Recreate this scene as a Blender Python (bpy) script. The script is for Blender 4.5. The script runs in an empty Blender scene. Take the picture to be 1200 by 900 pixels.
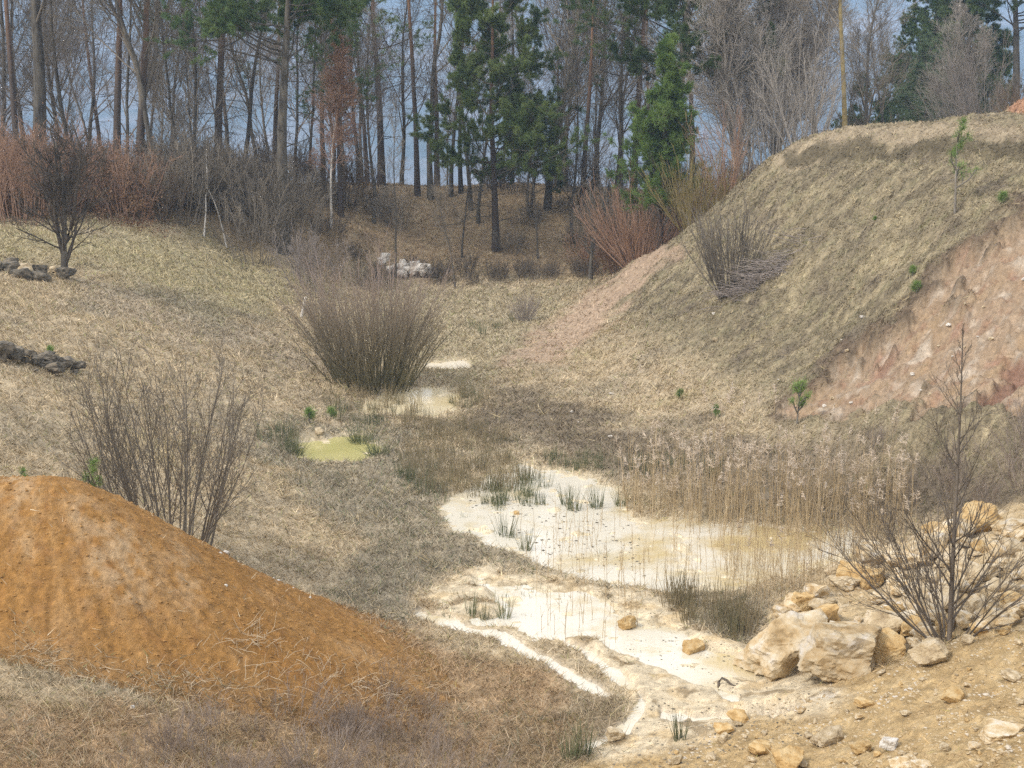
import bpy, math, random
import numpy as np
from mathutils import Vector, noise as mnoise

SC = bpy.context.scene
COL = SC.collection
R = math.radians
F, PITCH, CH = 1648.0, R(11.0), 7.3          # focal length in photo pixels (1200 wide), downward pitch, eye height
cp, sp_ = math.cos(PITCH), math.sin(PITCH)

# ------------------------------------------------------------------ camera
cam_d = bpy.data.cameras.new('camera'); cam = bpy.data.objects.new('camera', cam_d); COL.objects.link(cam)
cam_d.sensor_width = 36; cam_d.lens = 36 * F / 1200; cam_d.clip_start = .1; cam_d.clip_end = 20000
cam.location = (0, 0, CH); cam.rotation_euler = (math.pi / 2 - PITCH, 0, 0)
SC.camera = cam

# ------------------------------------------------------------------ sky, sun, exposure
SUN_EL, SUN_AZ = R(44), R(236)               # azimuth clockwise from +Y: behind the camera, to the left
w = bpy.data.worlds.new('World'); SC.world = w; w.use_nodes = True
nt = w.node_tree; nt.nodes.clear()
out = nt.nodes.new('ShaderNodeOutputWorld'); bg = nt.nodes.new('ShaderNodeBackground')
sky = nt.nodes.new('ShaderNodeTexSky'); sky.sky_type = 'NISHITA'; sky.sun_disc = False
sky.sun_elevation = SUN_EL; sky.sun_rotation = SUN_AZ; sky.air_density = 1.0; sky.dust_density = 3.0; sky.ozone_density = 1.0
tc = nt.nodes.new('ShaderNodeTexCoord'); mp = nt.nodes.new('ShaderNodeMapping'); mp.inputs['Scale'].default_value = (1, 1, 3.5)
cn = nt.nodes.new('ShaderNodeTexNoise'); cn.inputs['Scale'].default_value = 2.2; cn.inputs['Detail'].default_value = 7; cn.inputs['Roughness'].default_value = .55
cr = nt.nodes.new('ShaderNodeValToRGB'); cr.color_ramp.elements[0].position = .36; cr.color_ramp.elements[1].position = .58
cm = nt.nodes.new('ShaderNodeMixRGB'); cm.inputs[2].default_value = (17.6, 17.2, 16.9, 1)
nt.links.new(tc.outputs['Generated'], mp.inputs[0]); nt.links.new(mp.outputs[0], cn.inputs[0]); nt.links.new(cn.outputs[0], cr.inputs[0])
nt.links.new(cr.outputs[0], cm.inputs[0]); nt.links.new(sky.outputs[0], cm.inputs[1]); nt.links.new(cm.outputs[0], bg.inputs[0])
nt.links.new(bg.outputs[0], out.inputs[0]); bg.inputs[1].default_value = .066
sl = bpy.data.lights.new('sun', 'SUN'); sl.energy = 1.5; sl.angle = R(10); sl.color = (1, .93, .83)
so = bpy.data.objects.new('sun', sl); COL.objects.link(so)
sd = Vector((math.sin(SUN_AZ) * math.cos(SUN_EL), math.cos(SUN_AZ) * math.cos(SUN_EL), math.sin(SUN_EL)))
so.rotation_euler = sd.to_track_quat('Z', 'Y').to_euler()
SC.view_settings.view_transform = 'Standard'; SC.view_settings.look = 'None'
SC.view_settings.exposure = 0.88; SC.view_settings.gamma = 1; SC.view_settings.use_curve_mapping = False
SC.render.engine = 'CYCLES'
cy = SC.cycles; cy.max_bounces = 5; cy.diffuse_bounces = 2; cy.glossy_bounces = 2; cy.volume_bounces = 2; cy.transparent_max_bounces = 4
cy.use_denoising = False; cy.sample_clamp_indirect = 3; cy.caustics_reflective = False; cy.caustics_refractive = False

# ------------------------------------------------------------------ projection helpers
def ray(u, v):
    dx, dy = (u - 600) / F, (450 - v) / F
    d = np.array([dx, cp + dy * sp_, -sp_ + dy * cp]); return d / d[1]      # per metre of y
def at_D(u, v, D): d = ray(u, v); return d[0] * D, D, CH + d[2] * D
def at_z(u, v, z): d = ray(u, v); D = (z - CH) / d[2]; return d[0] * D, D, z
def project(x, y, z):
    zz = z - CH; dep = y * cp - zz * sp_; up = y * sp_ + zz * cp
    dep = np.where(dep < .5, .5, dep)
    return 600 + F * x / dep, 450 - F * up / dep

# ------------------------------------------------------------------ numpy noise
_rs = np.random.RandomState(7); _perm = _rs.permutation(512); _perm = np.concatenate([_perm, _perm, _perm])
_ga = _rs.rand(512) * 2 * np.pi; _gx, _gy = np.cos(_ga), np.sin(_ga)
def gnoise(x, y):
    xi, yi = np.floor(x).astype(np.int64), np.floor(y).astype(np.int64); xf, yf = x - xi, y - yi
    xi &= 511; yi &= 511; x1 = (xi + 1) & 511; y1 = (yi + 1) & 511
    def g(a, b, dx, dy): h = _perm[_perm[a] + b]; return _gx[h] * dx + _gy[h] * dy
    u, v = xf * xf * xf * (xf * (xf * 6 - 15) + 10), yf * yf * yf * (yf * (yf * 6 - 15) + 10)
    a = g(xi, yi, xf, yf); b = g(x1, yi, xf - 1, yf); c = g(xi, y1, xf, yf - 1); d = g(x1, y1, xf - 1, yf - 1)
    return 1.5 * (a + u * (b - a) + v * (c - a + u * (a - b - c + d)))
def fbm(x, y, s, o=4, seed=0, gain=.5):
    r = 0; a = 1; t = 0
    for k in range(o):
        r = r + a * gnoise(x * s + 17.3 * seed + 5.1 * k, y * s - 9.7 * seed + 3.3 * k); t += a; a *= gain; s *= 2.03
    return r / t
def sstep(a, b, x): t = np.clip((x - a) / (b - a), 0, 1); return t * t * (3 - 2 * t)
def poly_sd(poly, u, v):          # signed distance, positive inside
    poly = np.array(poly, float); n = len(poly); d = np.full(u.shape, 1e9); ins = np.zeros(u.shape, bool)
    for i in range(n):
        a, b = poly[i], poly[(i + 1) % n]; e = b - a; wx, wy = u - a[0], v - a[1]
        t = np.clip((wx * e[0] + wy * e[1]) / (e @ e), 0, 1)
        d = np.minimum(d, (wx - e[0] * t) ** 2 + (wy - e[1] * t) ** 2)
        c = ((a[1] > v) != (b[1] > v)) & (u < e[0] * (v - a[1]) / (e[1] if e[1] else 1e-9) + a[0]); ins ^= c
    return np.where(ins, 1, -1) * np.sqrt(d)
def line_d(pts, u, v):
    d = np.full(u.shape, 1e9)
    for a, b in zip(pts[:-1], pts[1:]):
        a, b = np.array(a, float), np.array(b, float); e = b - a; t = np.clip(((u - a[0]) * e[0] + (v - a[1]) * e[1]) / (e @ e), 0, 1)
        d = np.minimum(d, (u - a[0] - e[0] * t) ** 2 + (v - a[1] - e[1] * t) ** 2)
    return np.sqrt(d)

# ------------------------------------------------------------------ terrain shape: thin-plate surface through surveyed points
CZ = [  # photo point, height of the ground there
 (0,265,3.2),(0,330,2.9),(0,420,2.5),(0,550,1.9),(100,300,2.8),(200,275,2.6),(300,302,1.5),(345,328,.8),(300,400,1.0),(300,480,.6),
 (200,500,1.15),(100,380,2.3),(100,470,1.9),(400,640,.15),(500,720,.03),(480,800,.12),(600,900,.12),(0,900,1.5),(250,900,1.1),(450,900,.55),
 (350,820,.55),(150,800,1.15),(200,400,1.7),(380,380,.35),(400,330,.4),(470,330,.25),(550,328,.3),(650,330,.3),
 (520,400,0),(560,430,.02),(450,455,.0),(450,500,0),(400,525,0),(330,540,.05),(520,540,.02),(600,540,0),(600,600,0),(700,600,0),(800,640,0),(900,660,0),(560,650,.03),
 (650,700,0),(700,760,0),(800,800,0),(900,800,.02),(700,860,.02),(740,600,0),(980,650,.05),(620,800,.04),(560,760,.05),(600,480,.1),(660,520,.1),(740,550,.1),
 (900,600,.02),(1000,600,.1),(1050,590,.25),(800,570,.1),(620,410,.1),(680,345,.5),(560,480,.05),
 (800,900,.3),(1000,900,.95),(1200,900,1.8),(1100,800,1.0),(950,785,.15),(1200,740,1.35),(1200,620,1.0),(1080,640,.7),(1000,700,.4),(1100,700,.8),(900,730,.1),(1000,770,.35)]
CD = [  # photo point, distance
 (1200,450,25.5),(1200,300,29.5),(1200,160,38),(1200,540,23.6),(1100,500,25.2),(1100,400,28.7),(1100,300,32.5),(1100,220,37),(1100,168,41),(1100,146,47),
 (1000,500,27.5),(1000,400,32),(1000,300,36.5),(1000,220,41),(1000,175,44.5),(1000,152,49),(1200,143,46),(900,500,29.5),(900,400,35.3),(900,300,41),(900,230,45),(900,195,48.5),
 (820,500,31),(820,400,38),(820,320,44),(820,262,49),(740,480,33.5),(740,400,40.5),(740,345,47),(740,312,51.5),(680,460,36.5),(680,400,44),(960,158,48.5),(925,172,49),(1050,151,48),(860,228,49),(780,290,50)]
CW = [(0,0,5.6),(-6,0,5.4),(6,0,5.8),(0,-8,5.8),(-12,2,5.2),(12,2,5.6),(0,5,3.4),(-5,6,3.2),(5,6,3.7),(-14,12,3.6),(-20,25,4.2),(-28,40,5),(-35,60,5),(-16,46,3.3),(-10,58,2.9),(-25,66,3.4),(-14,68,3.3),(-6,62,1.8),
 (14,12,3.5),(18,20,4.5),(20,28,6.5),(24,38,7.4),(30,50,6.9),(22,60,5.5),(30,70,6),(12,62,2.2),(16,68,3.3),(7,60,.8),(4,66,1.9),(0,66,2.0),(-5,67,2.3),(0,71,3.6),(-6,71,3.5),(6,71,3.2),(-16,74,3.3),(-30,78,3),(12,74,2.8),(24,78,3.6),(34,80,4),
 (0,86,.5),(-25,92,.5),(25,92,1.5),(50,90,2),(-50,90,2),(0,120,-6),(60,120,-5),(-60,120,-5),(-60,40,7),(60,40,9),(-60,0,7),(60,0,7)]
pts = [at_z(*c) for c in CZ] + [at_D(*c) for c in CD] + CW
pts = np.array(pts, float)
def tps(r2): return .5 * r2 * np.log(r2 + 1e-9)
def warp(x, y): return x / 10., np.log(np.maximum(y + 14, 1.)) * 4.5
px_, py_ = warp(pts[:, 0], pts[:, 1])
K = tps((px_[:, None] - px_) ** 2 + (py_[:, None] - py_) ** 2) + np.eye(len(pts)) * .004
P1 = np.stack([np.ones(len(pts)), px_, py_], 1)
A = np.block([[K, P1], [P1.T, np.zeros((3, 3))]]); sol = np.linalg.solve(A, np.concatenate([pts[:, 2], np.zeros(3)]))
def base_h(x, y):
    a, b = warp(x, y); sh = a.shape; a = a.ravel(); b = b.ravel(); r = np.empty(a.size)
    for i in range(0, a.size, 40000):
        s = slice(i, i + 40000); r[s] = tps((a[s, None] - px_) ** 2 + (b[s, None] - py_) ** 2) @ sol[:-3]
    return (r + sol[-3] + sol[-2] * a + sol[-1] * b).reshape(sh)

ROWY = np.concatenate([np.linspace(-10, 9.8, 30), np.exp(np.linspace(np.log(10), np.log(82), 780)), np.exp(np.linspace(np.log(84), np.log(6000), 50))])
COLT = np.concatenate([-.47 - np.linspace(2.2, .02, 40), np.linspace(-.46, .46, 900), .47 + np.linspace(.02, 2.2, 40)])
def wid(y): return np.sqrt(y * y + 36)
NR, NC = len(ROWY), len(COLT)
GY = np.repeat(ROWY[:, None], NC, 1); GX = wid(GY) * COLT[None]
# smooth surface is evaluated coarsely, then refined
ri = np.unique(np.concatenate([np.arange(0, NR, 5), [NR - 1]])); ci = np.unique(np.concatenate([np.arange(0, NC, 6), [NC - 1]]))
HC = base_h(GX[np.ix_(ri, ci)], np.minimum(GY[np.ix_(ri, ci)], 130))
tmp = np.empty((len(ri), NC))
for k in range(len(ri)): tmp[k] = np.interp(np.arange(NC), ci, HC[k])
Hh = np.empty((NR, NC))
for k in range(NC): Hh[:, k] = np.interp(np.arange(NR), ri, tmp[:, k])
far = sstep(88, 140, GY); Hh = Hh * (1 - far) + (-8 - 70 * sstep(110, 650, GY)) * far
Hh += 1.0 * np.exp(-(((GX - 17.6) / 1.3) ** 2 + ((GY - 47.5) / 2.5) ** 2))
U, V = project(GX, GY, Hh)

WATER = {
 'main': [(508,596),(545,574),(575,556),(620,547),(665,551),(700,560),(725,575),(745,600),(790,612),(850,620),(920,624),(1005,624),(1020,640),(975,662),(900,676),(860,688),(800,694),(745,686),(700,686),(655,668),(600,650),(560,632),(520,614)],
 'algae': [(342,518),(360,508),(392,504),(424,510),(444,524),(440,542),(408,548),(376,543),(344,533)],
 'reedy': [(418,470),(455,459),(505,458),(538,463),(536,482),(500,486),(450,485),(425,482)],
 'far': [(498,424),(520,419),(548,421),(552,430),(525,434),(498,433)],
 'low': [(560,682),(640,692),(700,700),(735,722),(790,745),(850,768),(905,790),(870,800),(800,790),(745,765),(700,752),(650,748),(600,738),(556,728),(590,715)],
}
RUTS = [[(492,718),(540,733),(600,752),(650,778),(688,800),(712,815)], [(640,742),(690,765),(715,785),(738,806),(752,816),(748,835),(736,852),(690,872)], [(780,838),(860,835),(940,822),(1010,815),(1060,800)], [(700,748),(740,765),(800,790),(860,815)]]
MUD = [(500,690),(560,668),(620,668),(700,684),(745,690),(800,712),(850,745),(890,768),(960,792),(1010,815),(960,830),(900,840),(800,868),(730,885),(690,880),(735,852),(745,820),(715,800),(690,775),(640,745),(590,730),(510,722)]
def soft(poly, a, b, jit=0, s=.8, seed=3):
    d = poly_sd(poly, U, V)
    if jit: d = d + jit * JN(s, seed)
    return sstep(a, b, d)
_jn = {}
def JN(s, seed):
    if (s, seed) not in _jn: _jn[(s, seed)] = fbm(GX, GY, s, 4, seed) * 2
    return _jn[(s, seed)]
wsd = np.max([poly_sd(p, U, V) * (2.2 if k in ('far', 'reedy') else 1) for k, p in WATER.items()], 0)
wmask = sstep(-9, 7, wsd + 7 * JN(1.1, 3))
rut = np.min([line_d(l, U, V * 1.0) for l in RUTS], 0)
rmask = sstep(8, 2, rut + 4.5 * JN(2.2, 5))
mud = sstep(-14, 14, poly_sd(MUD, U, V) + 14 * JN(.9, 6))
valley = (GY < 60) & (GY > 9)
n1 = fbm(GX, GY, .22, 4, 1); n2 = fbm(GX, GY, .9, 4, 2); n3 = fbm(GX, GY, 3.2, 4, 4)
flat = np.clip(wmask + mud, 0, 1)
RED = [(925,478),(975,438),(1018,405),(1063,362),(1098,335),(1140,296),(1200,240),(1300,180),(1300,560),(1200,480),(1130,478),(1080,480),(1020,478),(960,492)]
redd = poly_sd(RED, U, V) + 16 * JN(.7, 8) + 5 * JN(2.5, 8); red = sstep(-5, 7, redd) * (1 - .85 * sstep(.18, .34, fbm(GX, GY, .9, 4, 63)) * sstep(60, 20, redd)); redlip = sstep(-16, -3, redd) * (1 - red) * (U > 900) * (V < 490 - (U - 930) * .4); scar_shade = soft([(1115,478),(1150,440),(1200,405),(1260,370),(1260,430),(1200,440),(1160,470)], -4, 5, 10, 1.3, 9)
hillm = sstep(60, 110, (U - 560) ) * sstep(600, 500, V + (U - 700) * -.05) * (GY > 24)
H0 = Hh.copy()
Hh = np.where(valley, np.maximum(Hh, .03), Hh)
Hh += (.10 * n1 + .075 * n2 + .035 * n3) * (1 - .85 * flat) * sstep(100, 60, GY) * sstep(.0, .8, Hh + .35)
# hummocks and slump terraces on the spoil hill
hb = sstep(.5, 2.0, H0) * (U > 560) * sstep(62, 55, GY)
Hh += hb * (.26 * fbm(GX + .4 * GY, GY * .5 - GX, .5, 4, 12) + .22 * np.abs(fbm(GX, GY, 1.3, 4, 13)) + .07 * fbm(GX, GY, 5, 3, 14))
Hh += .10 * redlip; Hh -= .34 * red * sstep(.6, 1.4, H0) + .22 * scar_shade
Hh += red * (.34 * np.abs(fbm(GX * 1.0 + GY * .6, GY, 1.4, 5, 15)) + .06 * n3)
Hh += mud * (1 - wmask) * (.016 + .075 * fbm(GX, GY, 1.2, 4, 21) + .03 * n3)
wdep = -.055 + .10 * fbm(GX, GY, 1.7, 5, 22) + .10 * (V > 548) * np.maximum(fbm(GX, GY * 1.6, 3.2, 4, 23), 0) + .04 * n3
Hh = Hh * (1 - wmask) + wmask * wdep
Hh = Hh * (1 - rmask * (Hh < .4)) + rmask * (Hh < .4) * (-.055 + .035 * n3)
wet = np.clip(wmask + mud + rmask * (H0 < .4), 0, 1); Hh = np.where(valley & (wet < .5), np.maximum(Hh, .006 + .02 * np.abs(n3)), Hh)
GRAV = [(1260,690),(1150,735),(1090,760),(1000,785),(930,800),(880,830),(760,868),(660,905),(660,1000),(1300,1000)]
grav = soft(GRAV, -8, 12, 10, 1.2, 31)
RUB = [(880,745),(905,715),(950,680),(1000,650),(1060,625),(1130,600),(1200,590),(1300,590),(1300,700),(1200,735),(1090,760),(1000,790),(940,785)]
rub = soft(RUB, -6, 12, 8, 1.2, 32)
Hh += grav * (.03 * fbm(GX, GY, 4, 4, 33) + .012 * fbm(GX, GY, 14, 3, 34)) + rub * (.12 * np.abs(fbm(GX, GY, 1.6, 4, 35)) + .03 * fbm(GX, GY, 8, 3, 36))
Hh += (1 - mud) * (1 - wmask) * .05 * fbm(GX, GY, 5, 3, 37) * sstep(60, 20, GY)

# ground colour by what grows or lies there, plus shade painted at the scar
def c3(*c): return np.array(c, float)
n4 = fbm(GX, GY, .45, 5, 41); n5 = fbm(GX, GY, 2.2, 5, 42); n6 = fbm(GX, GY, 7.0, 3, 43)
Cc = np.empty((NR, NC, 3)); Cc[:] = c3(.43, .345, .225)
def mixc(m, c): global Cc; m = np.clip(m, 0, 1)[..., None]; Cc = Cc * (1 - m) + c3(*c) * m
mixc(sstep(-.1, .5, n4) * .55, (.31, .265, .19)); mixc(sstep(.05, .5, n5) * .5, (.48, .40, .275)); mixc(sstep(.15, .6, -n4) * .45, (.38, .31, .17))
gz = np.ones((NR, NC))                               # grass cover
mixc(soft([(-40,258),(210,272),(340,300),(400,345),(250,380),(100,310),(-40,300)], -20, 20, 15, .4, 50) * .4, (.33, .31, .16))
mixc(soft([(380,380),(470,330),(690,330),(640,400),(600,440),(540,470),(470,440),(400,420)], -10, 20, 15, .5, 51) * .5, (.33, .29, .19))
mixc(soft([(95,330),(250,350),(350,400),(400,440),(330,440),(230,400),(100,360)], -15, 15, 22, .5, 49) * .35, (.27, .235, .195))
MARG = [(300,500),(360,495),(450,495),(520,560),(520,600),(600,650),(700,682),(770,700),(860,700),(930,700),(870,760),(800,735),(740,712),(650,690),(570,668),(480,690),(500,740),(440,760),(380,700),(430,640),(380,600),(340,560),(300,530)]
mixc(soft(MARG, -14, 14, 18, .7, 52) * .65, (.27, .235, .17))
mixc(soft([(360,735),(480,735),(640,790),(690,850),(640,905),(-60,1000),(-60,820),(200,830),(330,800)], -14, 18, 18, .9, 53) * .8, (.33, .22, .12))
mixc(soft([(480,700),(600,672),(640,700),(560,730),(500,728)], -10, 12, 12, 1.2, 54) * .6, (.34, .23, .11))
mixc(soft([(720,820),(730,870),(660,905),(560,905),(600,840)], -10, 12, 12, 1.2, 57) * .6, (.22, .16, .09))
hm = sstep(.35, 1.3, H0) * (U > 560) * (GY > 22)
n7 = fbm(GX * .35 + GY * .35, GY * 1.5 - GX * .35, 1.1, 5, 46)
mixc(hm * .9, (.205, .17, .107)); mixc(hm * sstep(.0, .4, n5) * .45, (.17, .16, .085)); mixc(hm * sstep(.05, .5, -n4) * .5, (.40, .33, .205)); mixc(hm * sstep(.1, .4, n7) * .4, (.42, .345, .22)); mixc(hm * sstep(.05, .4, -n7 + .3 * n4) * .6, (.13, .105, .07)); mixc(hm * sstep(.15, .5, n6) * .35, (.38, .32, .2))
mixc(hm * sstep(.12, .45, fbm(GX, GY, .8, 4, 44)) * .5, (.14, .11, .085))
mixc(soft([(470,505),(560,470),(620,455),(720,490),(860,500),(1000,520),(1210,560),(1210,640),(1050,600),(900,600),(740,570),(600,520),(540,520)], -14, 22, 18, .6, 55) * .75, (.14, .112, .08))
m6 = soft([(588,425),(640,385),(690,345),(735,308),(775,282),(800,290),(760,330),(700,385),(655,425)], -8, 8, 12, 1., 56); mixc(m6 * .8, (.40, .29, .205)); gz *= 1 - .75 * m6
mp_ = soft([(900,190),(960,156),(1050,148),(1200,146),(1210,160),(1000,174),(925,200)], -4, 5, 5, 1., 58); mixc(mp_ * .7, (.35, .28, .19)); gz *= 1 - .5 * mp_
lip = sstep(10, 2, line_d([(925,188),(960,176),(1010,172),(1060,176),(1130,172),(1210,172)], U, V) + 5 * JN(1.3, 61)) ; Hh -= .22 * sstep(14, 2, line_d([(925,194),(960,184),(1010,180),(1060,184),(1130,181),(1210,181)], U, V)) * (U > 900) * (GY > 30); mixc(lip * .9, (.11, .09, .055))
mixc(redlip * .85, (.12, .085, .06)); mixc(red, (.32, .235, .158)); mixc(red * sstep(.1, .5, n4 + .4 * n5) * .55, (.33, .23, .13)); mixc(red * sstep(.1, .4, fbm(GX + GY * .5, GY * 1.2, 2.6, 4, 62)) * .6, (.24, .135, .085)); mixc(red * sstep(.05, .45, -n5) * .6, (.58, .50, .40)); mixc(red * sstep(.2, .5, fbm(GX, GY, 1.1, 4, 59)) * .6, (.29, .155, .11))  # redlip band: overhang shade painted along the scar's upper edge
mixc(scar_shade * .8, (.22, .12, .085)); gz *= 1 - .96 * red  # dark shadow at the scar's right edge, painted into the ground colour
mixc(soft([(1172,60),(1210,110),(1260,150),(1185,135),(1172,125)], -4, 5) * .8, (.38, .2, .12))
ff = sstep(58, 62, GY + 2 * n2 + (GX < -7) * 3 ) * sstep(120, 90, GY); mixc(ff, (.33, .24, .145)); mixc(ff * sstep(0, .4, n5) * .6, (.42, .33, .20)); mixc(ff * sstep(.1, .5, n4) * .5, (.17, .13, .09)); gz *= 1 - .5 * ff
mixc(grav, (.42, .30, .15)); mixc(grav * sstep(0, .5, n5) * .5, (.49, .38, .22)); mixc(grav * sstep(.1, .5, -n5) * .45, (.31, .21, .10)); gz *= 1 - .97 * grav
mixc(rub, (.47, .36, .21)); mixc(rub * sstep(0, .4, n5) * .6, (.52, .45, .34)); gz *= 1 - .97 * rub
mixc(mud, (.62, .52, .36)); mixc(mud * sstep(.05, .35, n5) * .7, (.50, .37, .2)); mixc(mud * sstep(.12, .3, fbm(GX, GY, 2.5, 4, 60)) * .75, (.24, .17, .09))
tuft = sstep(.1, .3, fbm(GX, GY, 2.5, 4, 60))
gz *= 1 - mud * (1 - .8 * tuft * (V < 800))
mixc(wmask, (.70, .60, .42)); gz *= 1 - wmask
mixc(rmask * (H0 < .5), (.68, .60, .48)); gz *= 1 - rmask
rim = sstep(.2, .5, wmask) * sstep(1, .7, wmask); mixc(rim * sstep(0, .3, n5) * .6, (.3, .22, .12))
mixc(sstep(120, 150, GY), (.09, .10, .06))
clump = fbm(GX, GY, 4.0, 3, 45); Cc *= (1 + .35 * n6 + .22 * n5 + (.25 + .25 * hm) * clump * np.clip(gz, .3, 1))[..., None]
Cc = np.clip(Cc, .01, .9)

def mesh_np(name, verts, faces_idx, nper, col=None, smooth=True):
    me = bpy.data.meshes.new(name); verts = np.asarray(verts, np.float32).reshape(-1, 3); fi = np.asarray(faces_idx, np.int32).reshape(-1)
    nf = len(fi) // nper
    me.vertices.add(len(verts)); me.vertices.foreach_set('co', verts.ravel())
    me.loops.add(len(fi)); me.loops.foreach_set('vertex_index', fi)
    me.polygons.add(nf); me.polygons.foreach_set('loop_start', np.arange(0, nf * nper, nper, dtype=np.int32))
    try: me.polygons.foreach_set('loop_total', np.full(nf, nper, np.int32))
    except Exception: pass
    me.polygons.foreach_set('use_smooth', np.full(nf, smooth, bool))
    me.update(calc_edges=True)
    if col is not None:
        a = me.color_attributes.new('Col', 'FLOAT_COLOR', 'POINT'); c = np.ones((len(verts), 4), np.float32); c[:, :3] = np.asarray(col, np.float32).reshape(-1, 3)
        a.data.foreach_set('color', c.ravel())
    return me
def grid_faces(nr, nc):
    i = np.arange(nr * nc).reshape(nr, nc)
    return np.stack([i[:-1, :-1], i[:-1, 1:], i[1:, 1:], i[1:, :-1]], -1)

# ------------------------------------------------------------------ materials
def new_mat(name):
    m = bpy.data.materials.new(name); m.use_nodes = True; n = m.node_tree; b = n.nodes['Principled BSDF']; b.inputs['Roughness'].default_value = .9
    b.inputs['Specular IOR Level'].default_value = .2
    return m, n, b
def N(n, t, **k):
    o = n.nodes.new(t)
    for a, v in k.items():
        if a in o.inputs: o.inputs[a].default_value = v
        else: setattr(o, a, v)
    return o
def mat_attr(name, s1=9., s2=45., bump=.3, dist=.03, lo=.62, hi=1.3, rough=.95):
    m, n, b = new_mat(name); b.inputs['Roughness'].default_value = rough
    at = N(n, 'ShaderNodeAttribute'); at.attribute_name = 'Col'; tc = N(n, 'ShaderNodeTexCoord')
    a = N(n, 'ShaderNodeTexNoise', Scale=s1, Detail=8., Roughness=.65); c = N(n, 'ShaderNodeTexNoise', Scale=s2, Detail=4., Roughness=.7)
    n.links.new(tc.outputs['Object'], a.inputs[0]); n.links.new(tc.outputs['Object'], c.inputs[0])
    ad = N(n, 'ShaderNodeMath', operation='ADD'); n.links.new(a.outputs[0], ad.inputs[0]); n.links.new(c.outputs[0], ad.inputs[1])
    mr = N(n, 'ShaderNodeMapRange'); n.links.new(ad.outputs[0], mr.inputs[0]); mr.inputs[1].default_value = .7; mr.inputs[2].default_value = 1.3; mr.inputs[3].default_value = lo; mr.inputs[4].default_value = hi
    mx = N(n, 'ShaderNodeVectorMath', operation='SCALE'); n.links.new(at.outputs['Color'], mx.inputs[0]); n.links.new(mr.outputs[0], mx.inputs['Scale'])
    n.links.new(mx.outputs[0], b.inputs['Base Color'])
    if bump:
        bp = N(n, 'ShaderNodeBump', Strength=bump, Distance=dist); n.links.new(ad.outputs[0], bp.inputs['Height']); n.links.new(bp.outputs[0], b.inputs['Normal'])
    return m
def mat_noise(name, ramp, scale=4., detail=6., rough=.9, bump=0., dist=.02, stretch=(1, 1, 1), contrast=(.3, .7), randv=.25):
    m, n, b = new_mat(name); b.inputs['Roughness'].default_value = rough
    tc = N(n, 'ShaderNodeTexCoord'); mpn = N(n, 'ShaderNodeMapping'); mpn.inputs['Scale'].default_value = stretch
    oi = N(n, 'ShaderNodeObjectInfo'); ofs = N(n, 'ShaderNodeMath', operation='MULTIPLY'); ofs.inputs[1].default_value = 37.; n.links.new(oi.outputs['Random'], ofs.inputs[0])
    cb = N(n, 'ShaderNodeCombineXYZ'); n.links.new(ofs.outputs[0], cb.inputs[0]); n.links.new(ofs.outputs[0], cb.inputs[1])
    n.links.new(tc.outputs['Object'], mpn.inputs[0]); n.links.new(cb.outputs[0], mpn.inputs['Location'])
    a = N(n, 'ShaderNodeTexNoise', Scale=scale, Detail=detail, Roughness=.62); n.links.new(mpn.outputs[0], a.inputs[0])
    cr = N(n, 'ShaderNodeValToRGB'); e = cr.color_ramp.elements
    k = len(ramp)
    for i, c in enumerate(ramp):
        p = contrast[0] + (contrast[1] - contrast[0]) * i / max(1, k - 1)
        el = e[i] if i < 2 and k > 1 else e.new(p); el.position = p; el.color = (*c, 1)
    n.links.new(a.outputs[0], cr.inputs[0])
    mr = N(n, 'ShaderNodeMapRange'); n.links.new(oi.outputs['Random'], mr.inputs[0]); mr.inputs[3].default_value = 1 - randv; mr.inputs[4].default_value = 1 + randv
    vm = N(n, 'ShaderNodeVectorMath', operation='SCALE'); n.links.new(cr.outputs[0], vm.inputs[0]); n.links.new(mr.outputs[0], vm.inputs['Scale']); n.links.new(vm.outputs[0], b.inputs['Base Color'])
    if bump:
        bp = N(n, 'ShaderNodeBump', Strength=bump, Distance=dist); n.links.new(a.outputs[0], bp.inputs['Height']); n.links.new(bp.outputs[0], b.inputs['Normal'])
    return m
M_GROUND = mat_attr('ground', 11., 60., .55, .03, .55, 1.35)
M_BLADE = mat_attr('grass_blades', 3., 20., 0, 0, .75, 1.2)
M_MOUND = mat_attr('ochre_soil', 14., 70., .8, .03, .62, 1.3)

def link(name, me, mat=None, parent=None, **props):
    o = bpy.data.objects.new(name, me); COL.objects.link(o)
    if mat is not None and me is not None:
        if len(me.materials) == 0: me.materials.append(mat)
    if parent: o.parent = parent
    for k, v in props.items():
        if v is not None: o[k] = v
    return o

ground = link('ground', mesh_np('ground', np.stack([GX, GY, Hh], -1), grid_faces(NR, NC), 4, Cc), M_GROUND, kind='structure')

def hgt(x, y, arr=None):
    arr = Hh if arr is None else arr
    r = np.interp(y, ROWY, np.arange(NR)); c = np.interp(x / wid(y), COLT, np.arange(NC))
    r0 = np.clip(np.floor(r).astype(int), 0, NR - 2); c0 = np.clip(np.floor(c).astype(int), 0, NC - 2); fr, fc = r - r0, c - c0
    if arr.ndim == 3: fr, fc = fr[..., None], fc[..., None]
    return (arr[r0, c0] * (1 - fr) * (1 - fc) + arr[r0, c0 + 1] * (1 - fr) * fc + arr[r0 + 1, c0] * fr * (1 - fc) + arr[r0 + 1, c0 + 1] * fr * fc)
def H1(x, y): return float(hgt(np.array([x]), np.array([y]))[0])
_ys = np.exp(np.linspace(np.log(9), np.log(110), 1500))
def hit(u, v):
    d = ray(u, v); z = CH + d[2] * _ys; h = hgt(d[0] * _ys, _ys); k = np.argmax(z < h)
    if z[k] >= h[k]: k = 1200
    return float(d[0] * _ys[k]), float(_ys[k]), float(h[k])

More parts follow.
